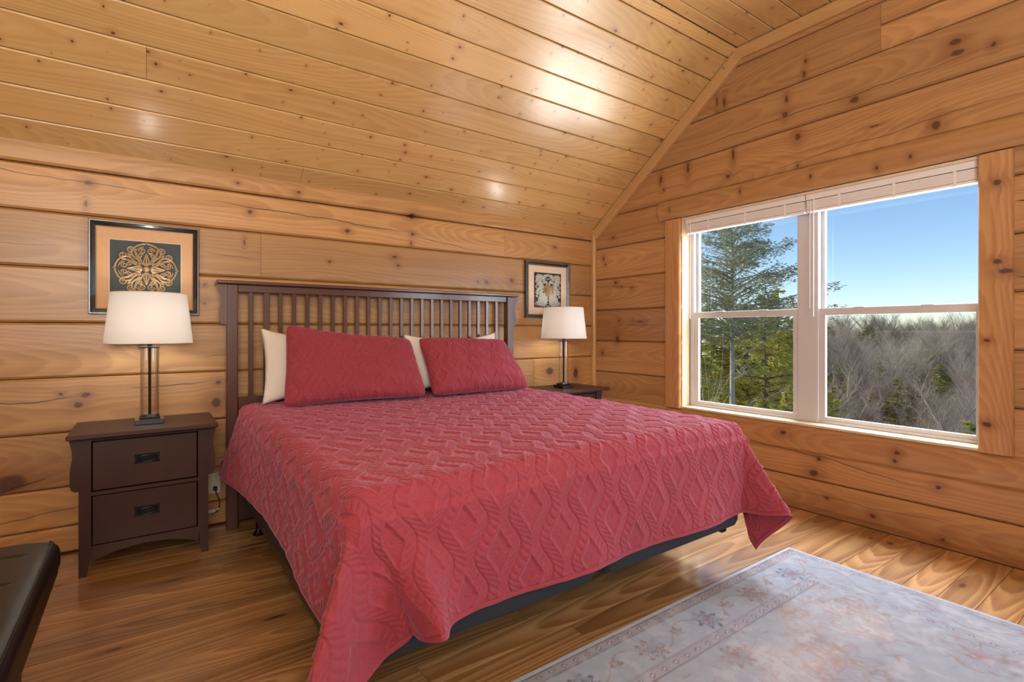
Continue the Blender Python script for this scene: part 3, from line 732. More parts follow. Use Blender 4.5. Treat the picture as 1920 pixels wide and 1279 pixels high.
# ------------------------------------------------------------------ nightstand
def make_nightstand(x, label):
    e = empty('nightstand', (x, -.22, 0), label=label, cat='nightstand', group='matching cherry nightstands')
    w = .262; yf = -.17; yb = .19
    MB().box((-.300, yf - .075, .658), (.300, yb + .01, .680), .004).build('top', M['cherry'], e)
    for sx in (-1, 1):
        for (ya, yb_) in ((yf, yf + .042), (yb - .042, yb)):
            x_o = sx * w; x_i = sx * (w - .046); x_t = sx * (w - .030)
            m = MB(); m.prism([(x_o, 0), (x_t, 0), (x_i, .12), (x_i, .658), (x_o, .658)], ya, yb_); m.build('leg', M['cherry'], e)
        MB().box((min(sx * w * .97, sx * (w - .03)), yf + .042, .13), (max(sx * w * .97, sx * (w - .03)), yb - .042, .655)).build('side_panel', M['cherry'], e)
        pts = [(0, 0), (.034, 0), (.034, -.02), (.026, -.06), (.024, -.10), (.032, -.15), (.034, -.22), (.028, -.245), (.015, -.255), (0, -.255)]
        MB().prism([(sx * (w + p[0]), .657 + p[1]) for p in pts], yf + .012, yf + .032).build('bracket', M['cherry'], e)
    MB().box((-w + .03, yb - .02, .13), (w - .03, yb - .008, .655)).build('back_panel', M['cherry'], e)
    MB().box((-w + .044, yf + .008, .376), (w - .044, yf + .028, .394)).build('divider_rail', M['cherry'], e)
    MB().box((-w + .044, yf + .008, .635), (w - .044, yf + .028, .657)).build('top_rail', M['cherry'], e)
    n = 14; arch = [(-w + .044, .138), (-w + .044, .062)] + [(-w + .044 + (2 * w - .088) * i / n, .062 + .045 * math.sin(PI * i / n) ** .8) for i in range(1, n)] + [(w - .044, .062), (w - .044, .138)]
    MB().prism(arch, yf + .008, yf + .026).build('apron', M['cherry'], e)
    for (z0, z1) in ((.400, .632), (.142, .372)):
        d = MB().box((-w + .050, yf + .003, z0), (w - .050, yf + .025, z1), .003).box((-w + .06, yf + .025, z0 + .02), (w - .06, yb - .05, z1 - .05)).build('drawer', M['cherry'], e)
        zc = (z0 + z1) / 2 + .012
        m = MB().prism([(-.052, -.026), (-.044, -.022), (.044, -.022), (.052, -.026), (.048, 0), (.052, .026), (.044, .022), (-.044, .022), (-.052, .026), (-.048, 0)], -.002, .003)
        m.v = [(a, b + yf, c + zc) for a, b, c in m.v]; m.build('handle_plate', M['black_metal'], d)
        m = MB(); ring = [(.038 * math.cos(q), yf - .008 - .004 * math.sin(q), zc + .017 * math.sin(q)) for q in [2 * PI * i / 28 for i in range(28)]]
        m.tube(ring, .0022, 6, closed=True)
        for sx in (-1, 1): m.tube([(sx * .038, yf - .010, zc), (sx * .038, yf, zc)], .004, 8)
        m.build('bail_handle', M['black_metal'], d, label='dark metal oval bail handle')
    return e
make_nightstand(-3.447, 'dark cherry two-drawer nightstand at the left of the bed under the lamp')
make_nightstand(-.567, 'dark cherry nightstand in the corner beyond the bed, only its top visible')

# ------------------------------------------------------------------ lamps
def shade_mat():
    t = NT('linen_shade'); P = t.n('ShaderNodeTexCoord').outputs['Object']
    wv = t.noise(P, 500, 2); d = t.n('ShaderNodeBsdfDiffuse'); d.inputs[0].default_value = (.88, .87, .85, 1)
    tr = t.n('ShaderNodeBsdfTranslucent'); tr.inputs[0].default_value = (.82, .80, .77, 1)
    mx = t.n('ShaderNodeMixShader'); t.put(mx.inputs[0], t.rng(wv, .3, .7, .38, .46)); t.t.links.new(d.outputs[0], mx.inputs[1]); t.t.links.new(tr.outputs[0], mx.inputs[2])
    t.t.links.new(mx.outputs[0], t.out.inputs[0]); return t.m
M['shade'] = shade_mat()
tg = NT('clear_glass'); a_ = tg.n('ShaderNodeBsdfTransparent'); b_ = tg.n('ShaderNodeBsdfGlossy'); b_.inputs['Roughness'].default_value = .03
fz = tg.n('ShaderNodeLayerWeight'); fz.inputs[0].default_value = .32; mx_ = tg.n('ShaderNodeMixShader'); tg.t.links.new(fz.outputs['Facing'], mx_.inputs[0])
tg.t.links.new(a_.outputs[0], mx_.inputs[1]); tg.t.links.new(b_.outputs[0], mx_.inputs[2]); tg.t.links.new(mx_.outputs[0], tg.out.inputs[0]); M['lamp_glass'] = tg.m
be = NT('warm_bulb'); em = be.n('ShaderNodeEmission'); em.inputs[0].default_value = (1, .95, .88, 1); em.inputs[1].default_value = 60; be.t.links.new(em.outputs[0], be.out.inputs[0]); M['bulb'] = be.m
def make_lamp(x, y, label):
    e = empty('table_lamp', (x, y, .6805), label=label, cat='lamp', group='matching bedside table lamps')
    MB().box((-.062, -.062, 0), (.062, .062, .024), .002).build('base', M['black_base'], e)
    MB().box((-.044, -.044, .0242), (.044, .044, .036), .002).build('base_step', M['black_base'], e)
    MB().lathe([(.043, .0362), (.043, .042), (.039, .044), (.039, .048)], n=32).build('glass_collar', M['chrome'], e)
    MB().lathe([(.041, .043), (.041, .388), (.038, .388), (.038, .043)], n=40, cap=False).build('glass_cylinder', M['lamp_glass'], e)
    MB().lathe([(.0065, .04), (.0065, .40)], n=14).build('rod', M['black_metal'], e)
    MB().lathe([(.044, .389), (.045, .392), (.044, .395), (.012, .397), (.012, .410), (.016, .412), (.016, .420), (.009, .424), (.009, .45)], n=32).build('cap', M['black_metal'], e)
    m = MB().lathe([(.192, .413), (.165, .672), (.1635, .672), (.1905, .413)], n=64, cap=False); m.build('shade', M['shade'], e)
    sp = MB()
    MB().tube([(.1645 * math.cos(q), .1645 * math.sin(q), .671) for q in [2 * PI * i / 48 for i in range(48)]], .0018, 6, closed=True).build('top_ring', M['shade'], e)
    MB().tube([(.1915 * math.cos(q), .1915 * math.sin(q), .414) for q in [2 * PI * i / 48 for i in range(48)]], .0018, 6, closed=True).build('bottom_ring', M['shade'], e)
    for q in (0, 2 * PI / 3, 4 * PI / 3): MB().tube([(.011 * math.cos(q), .011 * math.sin(q), .66), (.164 * math.cos(q), .164 * math.sin(q), .668)], .0014, 5).build('spider_arm', M['chrome'], e)
    m = MB(); m.tube([(.008, 0, .45), (.045, 0, .50), (.050, 0, .58), (.010, 0, .655)], .0016, 6); m.tube([(-.008, 0, .45), (-.045, 0, .50), (-.050, 0, .58), (-.010, 0, .655)], .0016, 6)
    m.build('harp', M['chrome'], e)
    MB().lathe([(.011, .653), (.012, .662), (.007, .668), (.008, .676), (.002, .682)], n=16).build('finial', M['chrome'], e)
    MB().lathe([(.014, .45), (.014, .478), (.018, .495), (.028, .525), (.030, .545), (.026, .565), (.014, .578), (.002, .582)], n=20).build('bulb', M['bulb'], e)
    return e
make_lamp(-3.436, -.245, 'table lamp with clear glass column and white tapered shade, left of the bed')
make_lamp(-.590, -.245, 'smaller-looking glass column lamp with white shade in the far corner by the window wall')

# ------------------------------------------------------------------ framed reliefs
M['frame_dark'] = plain('black_bronze_frame', (.020, .019, .018), .22, .5, 14, Coat_Weight=.6)
M['frame_silver'] = plain('worn_silver', (.16, .17, .17), .28, .35, 40, Metallic=.9)
M['gold_bead'] = plain('antique_silver_bead', (.38, .31, .20), .35, .4, 200, Metallic=.8)
M['mat_tan'] = plain('tan_paper_mat', (.66, .40, .22), .8, .10, 70)
M['mat_cream'] = plain('cream_paper_mat', (.72, .56, .42), .8, .05, 70)
M['fillet'] = plain('cream_fillet', (.70, .60, .45), .6, .05)
M['teal'] = plain('dark_teal_backing', (.035, .055, .058), .6, .5, 9)
M['gold'] = plain('aged_gold_relief', (.46, .32, .17), .42, .35, 60, Metallic=.35)
M['pewter'] = plain('pewter_relief', (.46, .46, .42), .40, .4, 60, Metallic=.6)
M['panel_black'] = plain('black_panel', (.012, .014, .016), .5, .3)
def frame_ring(x0, x1, z0, z1, prof):
    """mitred frame; prof = list of (inset, y) from the outer edge inwards"""
    m = MB(); V = []; n = len(prof)
    for (i, y) in prof: V += [(x0 + i, y, z0 + i), (x1 - i, y, z0 + i), (x1 - i, y, z1 - i), (x0 + i, y, z1 - i)]
    F = [(a * 4 + k, a * 4 + (k + 1) % 4, (a + 1) * 4 + (k + 1) % 4, (a + 1) * 4 + k) for a in range(n - 1) for k in range(4)]
    m.add(V, F); return m
def spiral(cx, cz, r, turns, a0, sgn, y, n=26, rend=.12):
    return [(cx + r * (1 - (1 - rend) * i / n) * math.cos(a0 + sgn * 2 * PI * turns * i / n), y, cz + r * (1 - (1 - rend) * i / n) * math.sin(a0 + sgn * 2 * PI * turns * i / n)) for i in range(n + 1)]
def make_picture(cx, cz, w, h, kind, label):
    e = empty('framed_relief', (cx, -.002, cz), label=label, cat='wall art', group='framed relief pictures on the log wall')
    hw, hh = w / 2, h / 2
    if kind == 0:
        frame_ring(-hw, hw, -hh, hh, [(0, .0), (0, -.024), (.003, -.030), (.007, -.030), (.010, -.026), (.018, -.020), (.026, -.016), (.030, -.014), (.030, 0)]).build('frame', M['frame_dark'], e)
        frame_ring(-hw, hw, -hh, hh, [(.0035, -.0302), (.0045, -.0325), (.0075, -.0325), (.009, -.0275)]).build('silver_edge', M['frame_silver'], e)
        m = MB()
        step = .0065; i_ = .034
        for k in range(int((w - 2 * i_) / step)):
            for z in (-hh + i_, hh - i_): m.lathe([(.0003, -.002), (.0022, 0), (.0003, .002)], (-hw + i_ + k * step, -.014, z), 5, cap=False)
        for k in range(int((h - 2 * i_) / step)):
            for x in (-hw + i_, hw - i_): m.lathe([(.0003, -.002), (.0022, 0), (.0003, .002)], (x, -.014, -hh + i_ + k * step), 5, cap=False)
        tag(m.build('beaded_liner', M['gold_bead'], e), kind='stuff')
        MB().box((-hw + .026, -.011, -hh + .026), (hw - .026, -.002, hh - .026)).build('mat', M['mat_tan'], e)
        pw, pz = .160, .152
        frame_ring(-pw - .005, pw + .005, -pz - .005, pz + .005, [(0, -.0109), (0, -.0135), (.004, -.0135), (.005, -.011)]).build('fillet', M['fillet'], e)
        MB().box((-pw, -.0125, -pz), (pw, -.0112, pz)).build('backing', M['teal'], e)
        # medallion
        m = MB(); Y0 = -.019; R = .150
        def T(pts, r): m.tube(pts, r, 6)
        for q in range(4):
            a = q * PI / 2; ca, sa = math.cos(a), math.sin(a)
            def tr(u, v, y=Y0): return (ca * u - sa * v, y, sa * u + ca * v)
            for s in (-1, 1):
                # outer lobe
                lob = [(.045, .028), (.068, .058), (.095, .066), (.122, .048), (.136, .022), (.140, .004)]
                T([tr(u, s * v) for u, v in smooth_pts(lob)], [.0052] * len(smooth_pts(lob)))
                lob2 = [(.05, .020), (.070, .044), (.095, .050), (.115, .034), (.124, .012)]
                T([tr(u, s * v, Y0 + .002) for u, v in smooth_pts(lob2)], .0028)
                T([tr(p[0], s * p[2], Y0) for p in spiral(.098, .019, .017, 1.5, PI * .5, -1, 0)], .0034)
                T([tr(p[0], s * p[2], Y0) for p in spiral(.074, .026, .013, 1.4, -PI * .4, 1, 0)], .0030)
                T([tr(u, s * v, Y0 - .002) for u, v in smooth_pts([(.018, .004), (.040, .012), (.066, .006), (.086, .0)])], .0036)
                T([tr(u, s * v, Y0 - .001) for u, v in smooth_pts([(.022, .010), (.045, .024), (.060, .040), (.066, .056)])], .0030)
            T([tr(.134, -.006), tr(.150, 0), tr(.134, .006)], .003); T([tr(.02, 0, Y0 - .003), tr(.06, 0, Y0 - .003), tr(.088, 0, Y0)], [.006, .0045, .002])
            # diagonal scroll pairs
            b = a + PI / 4; cb, sb = math.cos(b), math.sin(b)
            def td(u, v, y=Y0): return (cb * u - sb * v, y, sb * u + cb * v)
            for s in (-1, 1):
                T([td(p[0], s * p[2]) for p in spiral(.122, .022, .020, 1.6, PI * .9, -1, 0, 30)], .0040)
                T([td(u, s * v) for u, v in smooth_pts([(.035, .002), (.07, .008), (.100, .004), (.118, .001)])], .0036)
                T([td(u, s * v, Y0 + .001) for u, v in smooth_pts([(.03, .006), (.055, .020), (.085, .026), (.105, .036), (.118, .043)])], .0034)
        m.lathe([(.0001, 0)], n=3, cap=False) if False else None
        V = []; n = 24
        prof_ = [(.015, -.014), (.015, -.024), (.012, -.0265), (.010, -.0245), (.006, -.026), (.0005, -.0268)]
        mm = [(r * math.cos(2 * PI * j / n), y, r * math.sin(2 * PI * j / n)) for r, y in prof_ for j in range(n)]
        m.add(mm, [(i * n + j, i * n + (j + 1) % n, (i + 1) * n + (j + 1) % n, (i + 1) * n + j) for i in range(len(prof_) - 1) for j in range(n)], True)
        for v_ in range(len(m.v)): pass
        m.build('medallion', M['gold'], e, label='antique gold scrollwork medallion')
    else:
        frame_ring(-hw, hw, -hh, hh, [(0, .0), (0, -.024), (.004, -.028), (.012, -.022), (.016, -.018), (.032, -.014), (.034, 0)]).build('frame', M['frame_dark'], e)
        frame_ring(-hw, hw, -hh, hh, [(.0, -.0245), (.003, -.030), (.008, -.030), (.011, -.0255)]).build('silver_edge', M['frame_silver'], e)
        frame_ring(-hw, hw, -hh, hh, [(.024, -.0160), (.025, -.0195), (.033, -.0180), (.035, -.013)]).build('inner_edge', M['frame_silver'], e)
        MB().box((-hw + .03, -.011, -hh + .03), (hw - .03, -.002, hh - .03)).build('mat', M['mat_cream'], e)
        pw, pz = .152, .152
        MB().box((-pw, -.0135, -pz), (pw, -.0112, pz)).build('panel', M['panel_black'], e)
        m = MB(); rs = random.Random(4)
        for q in range(210):
            cx_, cz_ = rs.uniform(.012, pw - .018), rs.uniform(-pz + .018, pz - .018)
            if math.hypot(cx_, cz_) < .060: continue
            rr = rs.uniform(.008, .019); a0 = rs.uniform(0, 6.28); sg = rs.choice([-1, 1]); tn = rs.uniform(.8, 1.5)
            for s in (-1, 1):
                pts = [(max(-pw + .003, min(pw - .003, s * p[0])), -.0165, max(-pz + .003, min(pz - .003, p[2]))) for p in spiral(cx_, cz_, rr, tn, a0, sg, 0, 16)]
                m.tube(pts, [.0034 - .002 * i / 16 for i in range(17)], 5)
        m.build('scroll_relief', M['pewter'], e, label='pewter scroll relief')
        m = MB()
        for ring_, (R_, k_, l_) in enumerate([(.052, 16, .016), (.042, 14, .014), (.031, 11, .013), (.020, 8, .010)]):
            for j in range(k_):
                a = 2 * PI * (j + .5 * ring_) / k_; c, s = math.cos(a), math.sin(a)
                pts = [((R_ - l_) * c, -.0155 - .002 * ring_, (R_ - l_) * s), (R_ * c - .3 * l_ * s, -.0175 - .002 * ring_, R_ * s + .3 * l_ * c), ((R_ + .3 * l_) * c, -.0155 - .002 * ring_, (R_ + .3 * l_) * s)]
                m.tube(pts, [.003, .0068, .003], 6)
        for j in range(6):
            a = j * PI / 3; m.tube([(0, -.021, 0), (.010 * math.cos(a), -.0215, .010 * math.sin(a))], [.003, .0035], 6)
        m.build('rosette', M['gold'], e, label='bronze rosette in the centre of the relief')
    # glass-free frame back
    return e
def smooth_pts(p, n=5):
    out = []
    for i in range(len(p) - 1):
        p0 = p[max(i - 1, 0)]; p1 = p[i]; p2 = p[i + 1]; p3 = p[min(i + 2, len(p) - 1)]
        for k in range(n):
            t = k / n; out.append(tuple(.5 * (2 * p1[j] + (p2[j] - p0[j]) * t + (2 * p0[j] - 5 * p1[j] + 4 * p2[j] - p3[j]) * t * t + (3 * p1[j] - p0[j] - 3 * p2[j] + p3[j]) * t ** 3) for j in range(len(p1))))
    return out + [tuple(p[-1])]
make_picture(-3.450, 1.498, .500, .503, 0, 'square black frame with gold scroll medallion on teal, behind the left lamp')
make_picture(-.572, 1.512, .500, .492, 1, 'square dark frame with silver edges and pewter scroll relief, behind the corner lamp')

# ------------------------------------------------------------------ outlet and cords
e = empty('wall_outlet', (-3.125, -.0005, .253), label='almond duplex wall outlet low on the log wall beside the nightstand', cat='outlet')
MB().box((-.036, -.007, -.060), (.036, 0, .060), .003).build('cover_plate', M['plastic_white'], e)
for z in (-.027, .027): MB().box((-.016, -.0095, z - .017), (.016, -.006, z + .017), .002).build('socket', M['plastic_white'], e)
p = empty('lamp_cord', (-3.118, -.012, .226), label='black plug and cord hanging from the wall outlet', cat='cord')
MB().box((-.010, -.020, -.012), (.010, 0, .012), .003).build('plug', M['plastic_black'], p)
MB().tube(smooth_pts([(0, -.018, -.006), (.006, -.026, -.03), (.020, -.022, -.07), (.022, -.016, -.105), (.010, -.016, -.135), (-.02, -.018, -.15)]), .0025, 6).build('cord', M['plastic_black'], p)
p2 = empty('power_cord', (-3.105, -.012, .290), label='pale upper plug with dark cord rising towards the bed', cat='cord')
MB().box((-.010, -.024, -.012), (.010, 0, .016), .003).build('plug', M['plastic_white'], p2)
MB().tube(smooth_pts([(.004, -.02, .012), (.016, -.03, .05), (.02, -.03, .09), (.05, -.03, .12)]), .003, 6).build('cord', M['plastic_black'], p2)
o = MB().box((-.030, -.030, -.010), (.012, 0, .010), .004).tube([(.010, -.015, 0), (.030, -.015, .006), (.036, -.015, -.004)], .005, 6).build('adapter', M['plastic_white'])
o.location = (-3.13, -.013, .098); tag(o, 'small cream plug adapter dangling below the outlet', 'adapter')

# ------------------------------------------------------------------ bench at the lower left
bn = empty('bench', (-4.15, -2.3, 0), label='black leather bench with stitched channels at the lower left edge', cat='bench')
def bench_cushion():
    L0, L1, Wd, z0, z1 = -1.10 + 2.3, -3.6 + 2.3, .45, .335, .432
    nu, nv = 640, 44; V = []
    a = np.linspace(0, 1, nu)[:, None] * np.ones((1, nv)); t = np.linspace(0, 1, nv)[None, :] * np.ones((nu, 1))
    # cross-section around x: from the bottom right edge over the top to the left edge
    ang = t * PI; sx = np.sign(np.cos(ang)) * np.abs(np.cos(ang)) ** .22 * Wd; sz = np.abs(np.sin(ang)) ** .30
    Yv = L0 + (L1 - L0) * a
    endr = np.clip((1 - np.clip(1 - (L0 - Yv) / .035, 0, 1) ** 2), 0, 1) ** .5
    endl = np.clip((1 - np.clip(1 - (Yv - L1) / .035, 0, 1) ** 2), 0, 1) ** .5
    en = np.minimum(endr, endl) * .30 + .70
    groove = np.exp(-(((Yv - L0 + .145 + .115) % .23 - .115) / .006) ** 2) * .007 * (sz > .97)
    piping = np.exp(-((np.abs(sx) - Wd * .965) / .004) ** 2) * .002 * (sz > .9)
    Z = z0 + (z1 - z0) * sz * en - groove + .006 * np.sin(PI * (sx / Wd + 1) / 2) - piping
    P = np.stack([sx, Yv, Z], -1)
    return P
BP = bench_cushion()
link('cushion', mesh_np('cushion', BP.reshape(-1, 3), grid_faces(BP.shape[0], BP.shape[1]), True), M['leather'], bn, sharp=False)
MB().tube([(.425, 1.170, .426), (.436, 1.150, .4255), (.437, 0, .4255), (.437, -1.26, .4255)], .0026, 6).build('piping', M['leather'], bn)
MB().box((-.44, -1.28, .300), (.445, 1.185, .3345), .006).build('frame', M['bench_wood'], bn)
for sx in (-1, 1):
    for y_ in (.77, -1.0):
        m = MB(); x_ = sx * .38; m.prism([(x_ - .03, .30), (x_ + .03, .30), (x_ + .02 , 0), (x_ - .02, 0)], y_ - .035, y_ + .035); m.build('leg', M['bench_wood'], bn)

# ------------------------------------------------------------------ rug
def make_rug():
    x1, y0 = -.667, -2.142; x0, y1 = -3.10, -4.55; st = .0068
    xs = np.arange(x0, x1, st); ys = np.arange(y1, y0, st); X, Y = np.meshgrid(xs, ys, indexing='ij')
    rg = np.random.default_rng(5)
    def vnoise(n_, sc, seed):
        r_ = np.random.default_rng(seed).random((160, 160)); out = 0; amp = 1; tot = 0
        for k in range(n_):
            gx = (X * sc * 2 ** k) % 159; gy = (Y * sc * 2 ** k) % 159
            i = np.floor(gx).astype(int); j = np.floor(gy).astype(int); fx = gx - i; fy = gy - j; fx = fx * fx * (3 - 2 * fx); fy = fy * fy * (3 - 2 * fy)
            v = r_[i, j] * (1 - fx) * (1 - fy) + r_[i + 1, j] * fx * (1 - fy) + r_[i, j + 1] * (1 - fx) * fy + r_[i + 1, j + 1] * fx * fy
            out = out + v * amp; tot += amp; amp *= .55
        return out / tot
    n1 = vnoise(4, 9, 1); n2 = vnoise(3, 34, 2); n3 = vnoise(4, 3, 3)
    dx = np.minimum(x1 - X, X - x0); dy = np.minimum(y0 - Y, Y - y1); D = np.minimum(dx, dy)
    base = np.array([.325, .39, .485]); C = np.ones(X.shape + (3,)) * base
    def mixc(mask, col): 
        nonlocal C; C = C * (1 - mask[..., None]) + np.array(col) * mask[..., None]
    blue, red, grey, brown, navy = (.25, .31, .42), (.33, .10, .12), (.30, .29, .33), (.26, .21, .20), (.12, .15, .23)
    mixc(sm(D, .022, .014) * .6, (.46, .55, .70))
    g1 = ((D > .020) & (D < .060)) * 1.; g2 = ((D > .228) & (D < .275)) * 1.; fade = 1 - .75 * sm(-(y0 - Y) + (x1 - X) * -1 + .45, 0, .5); mixc(g1 * .62 * np.where(dx < dy, .45, 1), grey); mixc(g2 * .5 * np.where(dx < dy, .3, 1), (.33, .34, .42))
    for e_ in (.020, .060, .228, .275): mixc(np.exp(-((D - e_ + .002 * (n2 - .5)) / .0026) ** 2) * .85 * np.where((dx < dy), .35, 1), navy)
    along = np.where(dx < dy, Y, X); 
    def blob(cx_, cy_, r_, seed, petals, colr, colc, stren=.8):
        w = .012 * (n2 - .5); rx = X - cx_ + w; ry = Y - cy_ + w; R = np.hypot(rx, ry) / r_; T_ = np.arctan2(ry, rx)
        if True:
            pet = .78 + .22 * np.cos(petals * T_ + seed)
            edge = np.exp(-((R - pet) / .10) ** 2); inn = np.exp(-((R - .45 * pet) / .10) ** 2); spoke = (np.abs(np.sin(T_ * petals / 2 + seed / 2)) < .25) * (R < pet) * (R > .2)
            mixc(np.clip(edge * .8 + inn * .7 + spoke * .5, 0, 1) * stren * (.5 + .9 * (n2 > .42)), colr); mixc(np.exp(-(R / .20) ** 2) * stren, colc)
            mixc((R < pet) * .22, blue)
    # guard stripe motifs
    for wdt, lo_, hi_ in ((.055, .028, .052), (.062, .236, .268)):
        ph = (along % wdt) / wdt; cen = (lo_ + hi_) / 2
        q = np.abs(ph - .5) * wdt / .016 + np.abs(D - cen) / .011
        mixc(((q < 1) & (q > .55)) * .55, navy); mixc((q < .4) * .5, (.6, .57, .58))
    # main border flowers
    k = 0
    for cx_ in np.arange(-1.135 + .333, x0, -.166):
        big = k % 2 == 1; 
        if cx_ < x1 - .2: blob(cx_, y0 - .158 + (.02 if not big else 0), .058 if big else .026, k, 8 if big else 5, navy if k % 4 == 1 else brown, red if k % 4 == 1 else blue)
        k += 1
    for cy_ in np.arange(y0 - .158 - .33, y1, -.166):
        big = k % 2 == 1; blob(x1 - .15, cy_, .05 if big else .024, k, 8, brown if k % 4 == 1 else blue, red, .45); k += 1
    # vines in the border
    vine = np.abs(D - .145 - .045 * np.sin(along * 2 * PI / .333)); mixc(np.exp(-(vine / .0035) ** 2) * ((D > .065) & (D < .225)) * .55, brown)
    # leaves scattered in the border and field
    rl = np.random.default_rng(8)
    fld = D > .28
    for q in range(420):
        cx_, cy_ = rl.uniform(x0 + .05, x1 - .05), rl.uniform(y1 + .05, y0 - .07); a = rl.uniform(0, PI); l, w_ = rl.uniform(.014, .034), rl.uniform(.004, .008)
        bx = int((cx_ - x0) / st); by_ = int((cy_ - y1) / st); s_ = 8
        sl_ = (slice(max(bx - s_, 0), bx + s_), slice(max(by_ - s_, 0), by_ + s_))
        rx = X[sl_] - cx_; ry = Y[sl_] - cy_; u_ = rx * math.cos(a) + ry * math.sin(a); v_ = -rx * math.sin(a) + ry * math.cos(a)
        qd = (u_ / l) ** 2 + (v_ / w_) ** 2; mk = np.exp(-qd * 1.1) * (.55 if D[sl_].min() < .25 else .40)
        col = [grey, brown, red, blue, navy][rl.integers(0, 5)]
        C[sl_] = C[sl_] * (1 - mk[..., None]) + np.array(col) * mk[..., None]
    for (cx_, cy_, r_) in [(-1.49, -2.72, .15), (-2.0, -2.62, .10), (-1.05, -2.62, .09), (-1.32, -2.46, .055), (-1.05, -3.0, .11), (-.98, -2.44, .03), (-1.75, -2.50, .06), (-2.25, -2.8, .14), (-1.3, -3.3, .14), (-1.8, -3.2, .16)]:
        blob(cx_, cy_, r_, r_ * 40, 9, grey if r_ > .1 else brown, red, .55)
        lace = np.exp(-(((np.abs(n1 - .5)) / .03) ** 2)) * np.exp(-(np.hypot(X - cx_, Y - cy_) / (r_ * 1.3)) ** 4); mixc(lace * .5, brown)
    lace = np.exp(-((np.abs(n1 - .52)) / .018) ** 2) * (n3 > .5) * fld; mixc(lace * .62, grey)
    lace2 = np.exp(-((np.abs(n2 - .5)) / .05) ** 2) * sm(n3, .50, .66) * fld; mixc(lace2 * .45, (.30, .20, .24))
    wear = sm(n2, .48, .62) * sm(n1, .42, .6); mixc(wear * .18, (.54, .55, .58)); mixc(sm(n3, .45, .75) * .30 * fld, (.60, .60, .60))
    C = np.clip(base + (C - base) * 1.75, .03, 1); C *= (.84 + .30 * n2)[..., None]
    Z = .008 + .0012 * (n2 - .5) + .002 * 0 * X; Z = np.where(D < .006, .002, Z)
    nx_, ny_ = X.shape
    V = np.stack([X, Y, Z], -1).reshape(-1, 3); me = mesh_np('rug', V, grid_faces(nx_, ny_), True)
    at = me.color_attributes.new('pattern', 'FLOAT_COLOR', 'POINT'); cc = np.ones((nx_ * ny_, 4), np.float32); cc[:, :3] = np.clip(C.reshape(-1, 3), 0, 1); at.data.foreach_set('color', cc.ravel())
    t = NT('faded_rug_wool'); A_ = t.n('ShaderNodeAttribute'); A_.attribute_name = 'pattern'; P_ = t.n('ShaderNodeTexCoord').outputs['Object']
    pile = t.noise(t.vm('MULTIPLY', P_, (900, 300, 1)), 1, 3, .7)
    c = t.mix(t.rng(pile, .38, .62, .0, .38), A_.outputs['Color'], (.20, .20, .24))
    mt = t.bsdf(c, .92, bump=pile, bstr=.6, bdist=.002, Sheen_Weight=.3)
    o = link('rug', me, mt, sharp=False)
    # body under the pile, as one part with the binding
    b = MB().box((x0, y1, .0005), (x1, y0, .0065)).build('backing', plain('rug_backing', (.38, .46, .58), .9), o)
    return tag(o, 'large faded pale blue and cream oriental rug at the foot of the bed', 'rug')
make_rug()
#EXTERIOR
# ------------------------------------------------------------------ outdoors: hillside and trees
def bark(name, c, rough=.9): return plain(name, c, rough, .3, 6)
M['bark_pale'] = bark('pale_bark', (.42, .38, .32)); M['bark_grey'] = bark('grey_bark', (.56, .45, .34)); M['bark_dark'] = bark('conifer_bark', (.16, .13, .10))
def twigmat(name, c1, c2):
    t = NT(name); oi = t.n('ShaderNodeObjectInfo').outputs['Random']; P = t.n('ShaderNodeTexCoord').outputs['Object']
    return t.bsdf(t.mix(t.math('ADD', t.math('MULTIPLY', oi, .7), t.math('MULTIPLY', t.noise(P, .5, 2), .3)), c1, c2), .9)
M['twigs'] = twigmat('winter_twigs', (.26, .21, .17), (.66, .54, .40))
def leafmat(name, c1, c2):
    t = NT(name); P = t.n('ShaderNodeTexCoord').outputs['Object']
    oi = t.n('ShaderNodeObjectInfo').outputs['Random']
    f = t.noise(P, .9, 3); f = t.math('ADD', t.math('MULTIPLY', t.rng(f, .3, .7), .7), t.math('MULTIPLY', oi, .3))
    c = t.mix(f, c1, c2); d = t.n('ShaderNodeBsdfDiffuse'); t.put(d.inputs[0], c); tr = t.n('ShaderNodeBsdfTranslucent'); t.put(tr.inputs[0], c)
    mx = t.n('ShaderNodeMixShader'); mx.inputs[0].default_value = .35; t.t.links.new(d.outputs[0], mx.inputs[1]); t.t.links.new(tr.outputs[0], mx.inputs[2])
    t.t.links.new(mx.outputs[0], t.out.inputs[0]); return t.m
M['needle_sun'] = leafmat('hemlock_needles', (.36, .38, .07), (.68, .62, .15))
M['needle_tall'] = leafmat('tall_hemlock_needles', (.30, .33, .19), (.52, .53, .33))
M['needle_dark'] = leafmat('pine_needles', (.20, .23, .07), (.50, .46, .14))
def prisms(segs, name, k=3):
    """segs: list of (p0, p1, r0, r1) -> k-sided tapered prisms, one mesh"""
    A = np.array([s[0] for s in segs], float); B = np.array([s[1] for s in segs], float); r0 = np.array([s[2] for s in segs]); r1 = np.array([s[3] for s in segs])
    T = B - A; T /= np.linalg.norm(T, axis=1, keepdims=True) + 1e-9
    ref = np.where(np.abs(T[:, 2:3]) < .9, np.array([[0, 0, 1.]]), np.array([[1., 0, 0]])); S = np.cross(T, ref); S /= np.linalg.norm(S, axis=1, keepdims=True); Q = np.cross(S, T)
    V = np.zeros((len(segs), 2 * k, 3))
    for j in range(k):
        a = 2 * PI * j / k; D = S * math.cos(a) + Q * math.sin(a)
        V[:, j] = A + D * r0[:, None]; V[:, k + j] = B + D * r1[:, None]
    b = (np.arange(len(segs)) * 2 * k)[:, None, None]
    F = np.array([[j, (j + 1) % k, k + (j + 1) % k, k + j] for j in range(k)])[None] + b
    return mesh_np(name, V.reshape(-1, 3), F.reshape(-1, 4), k > 3)
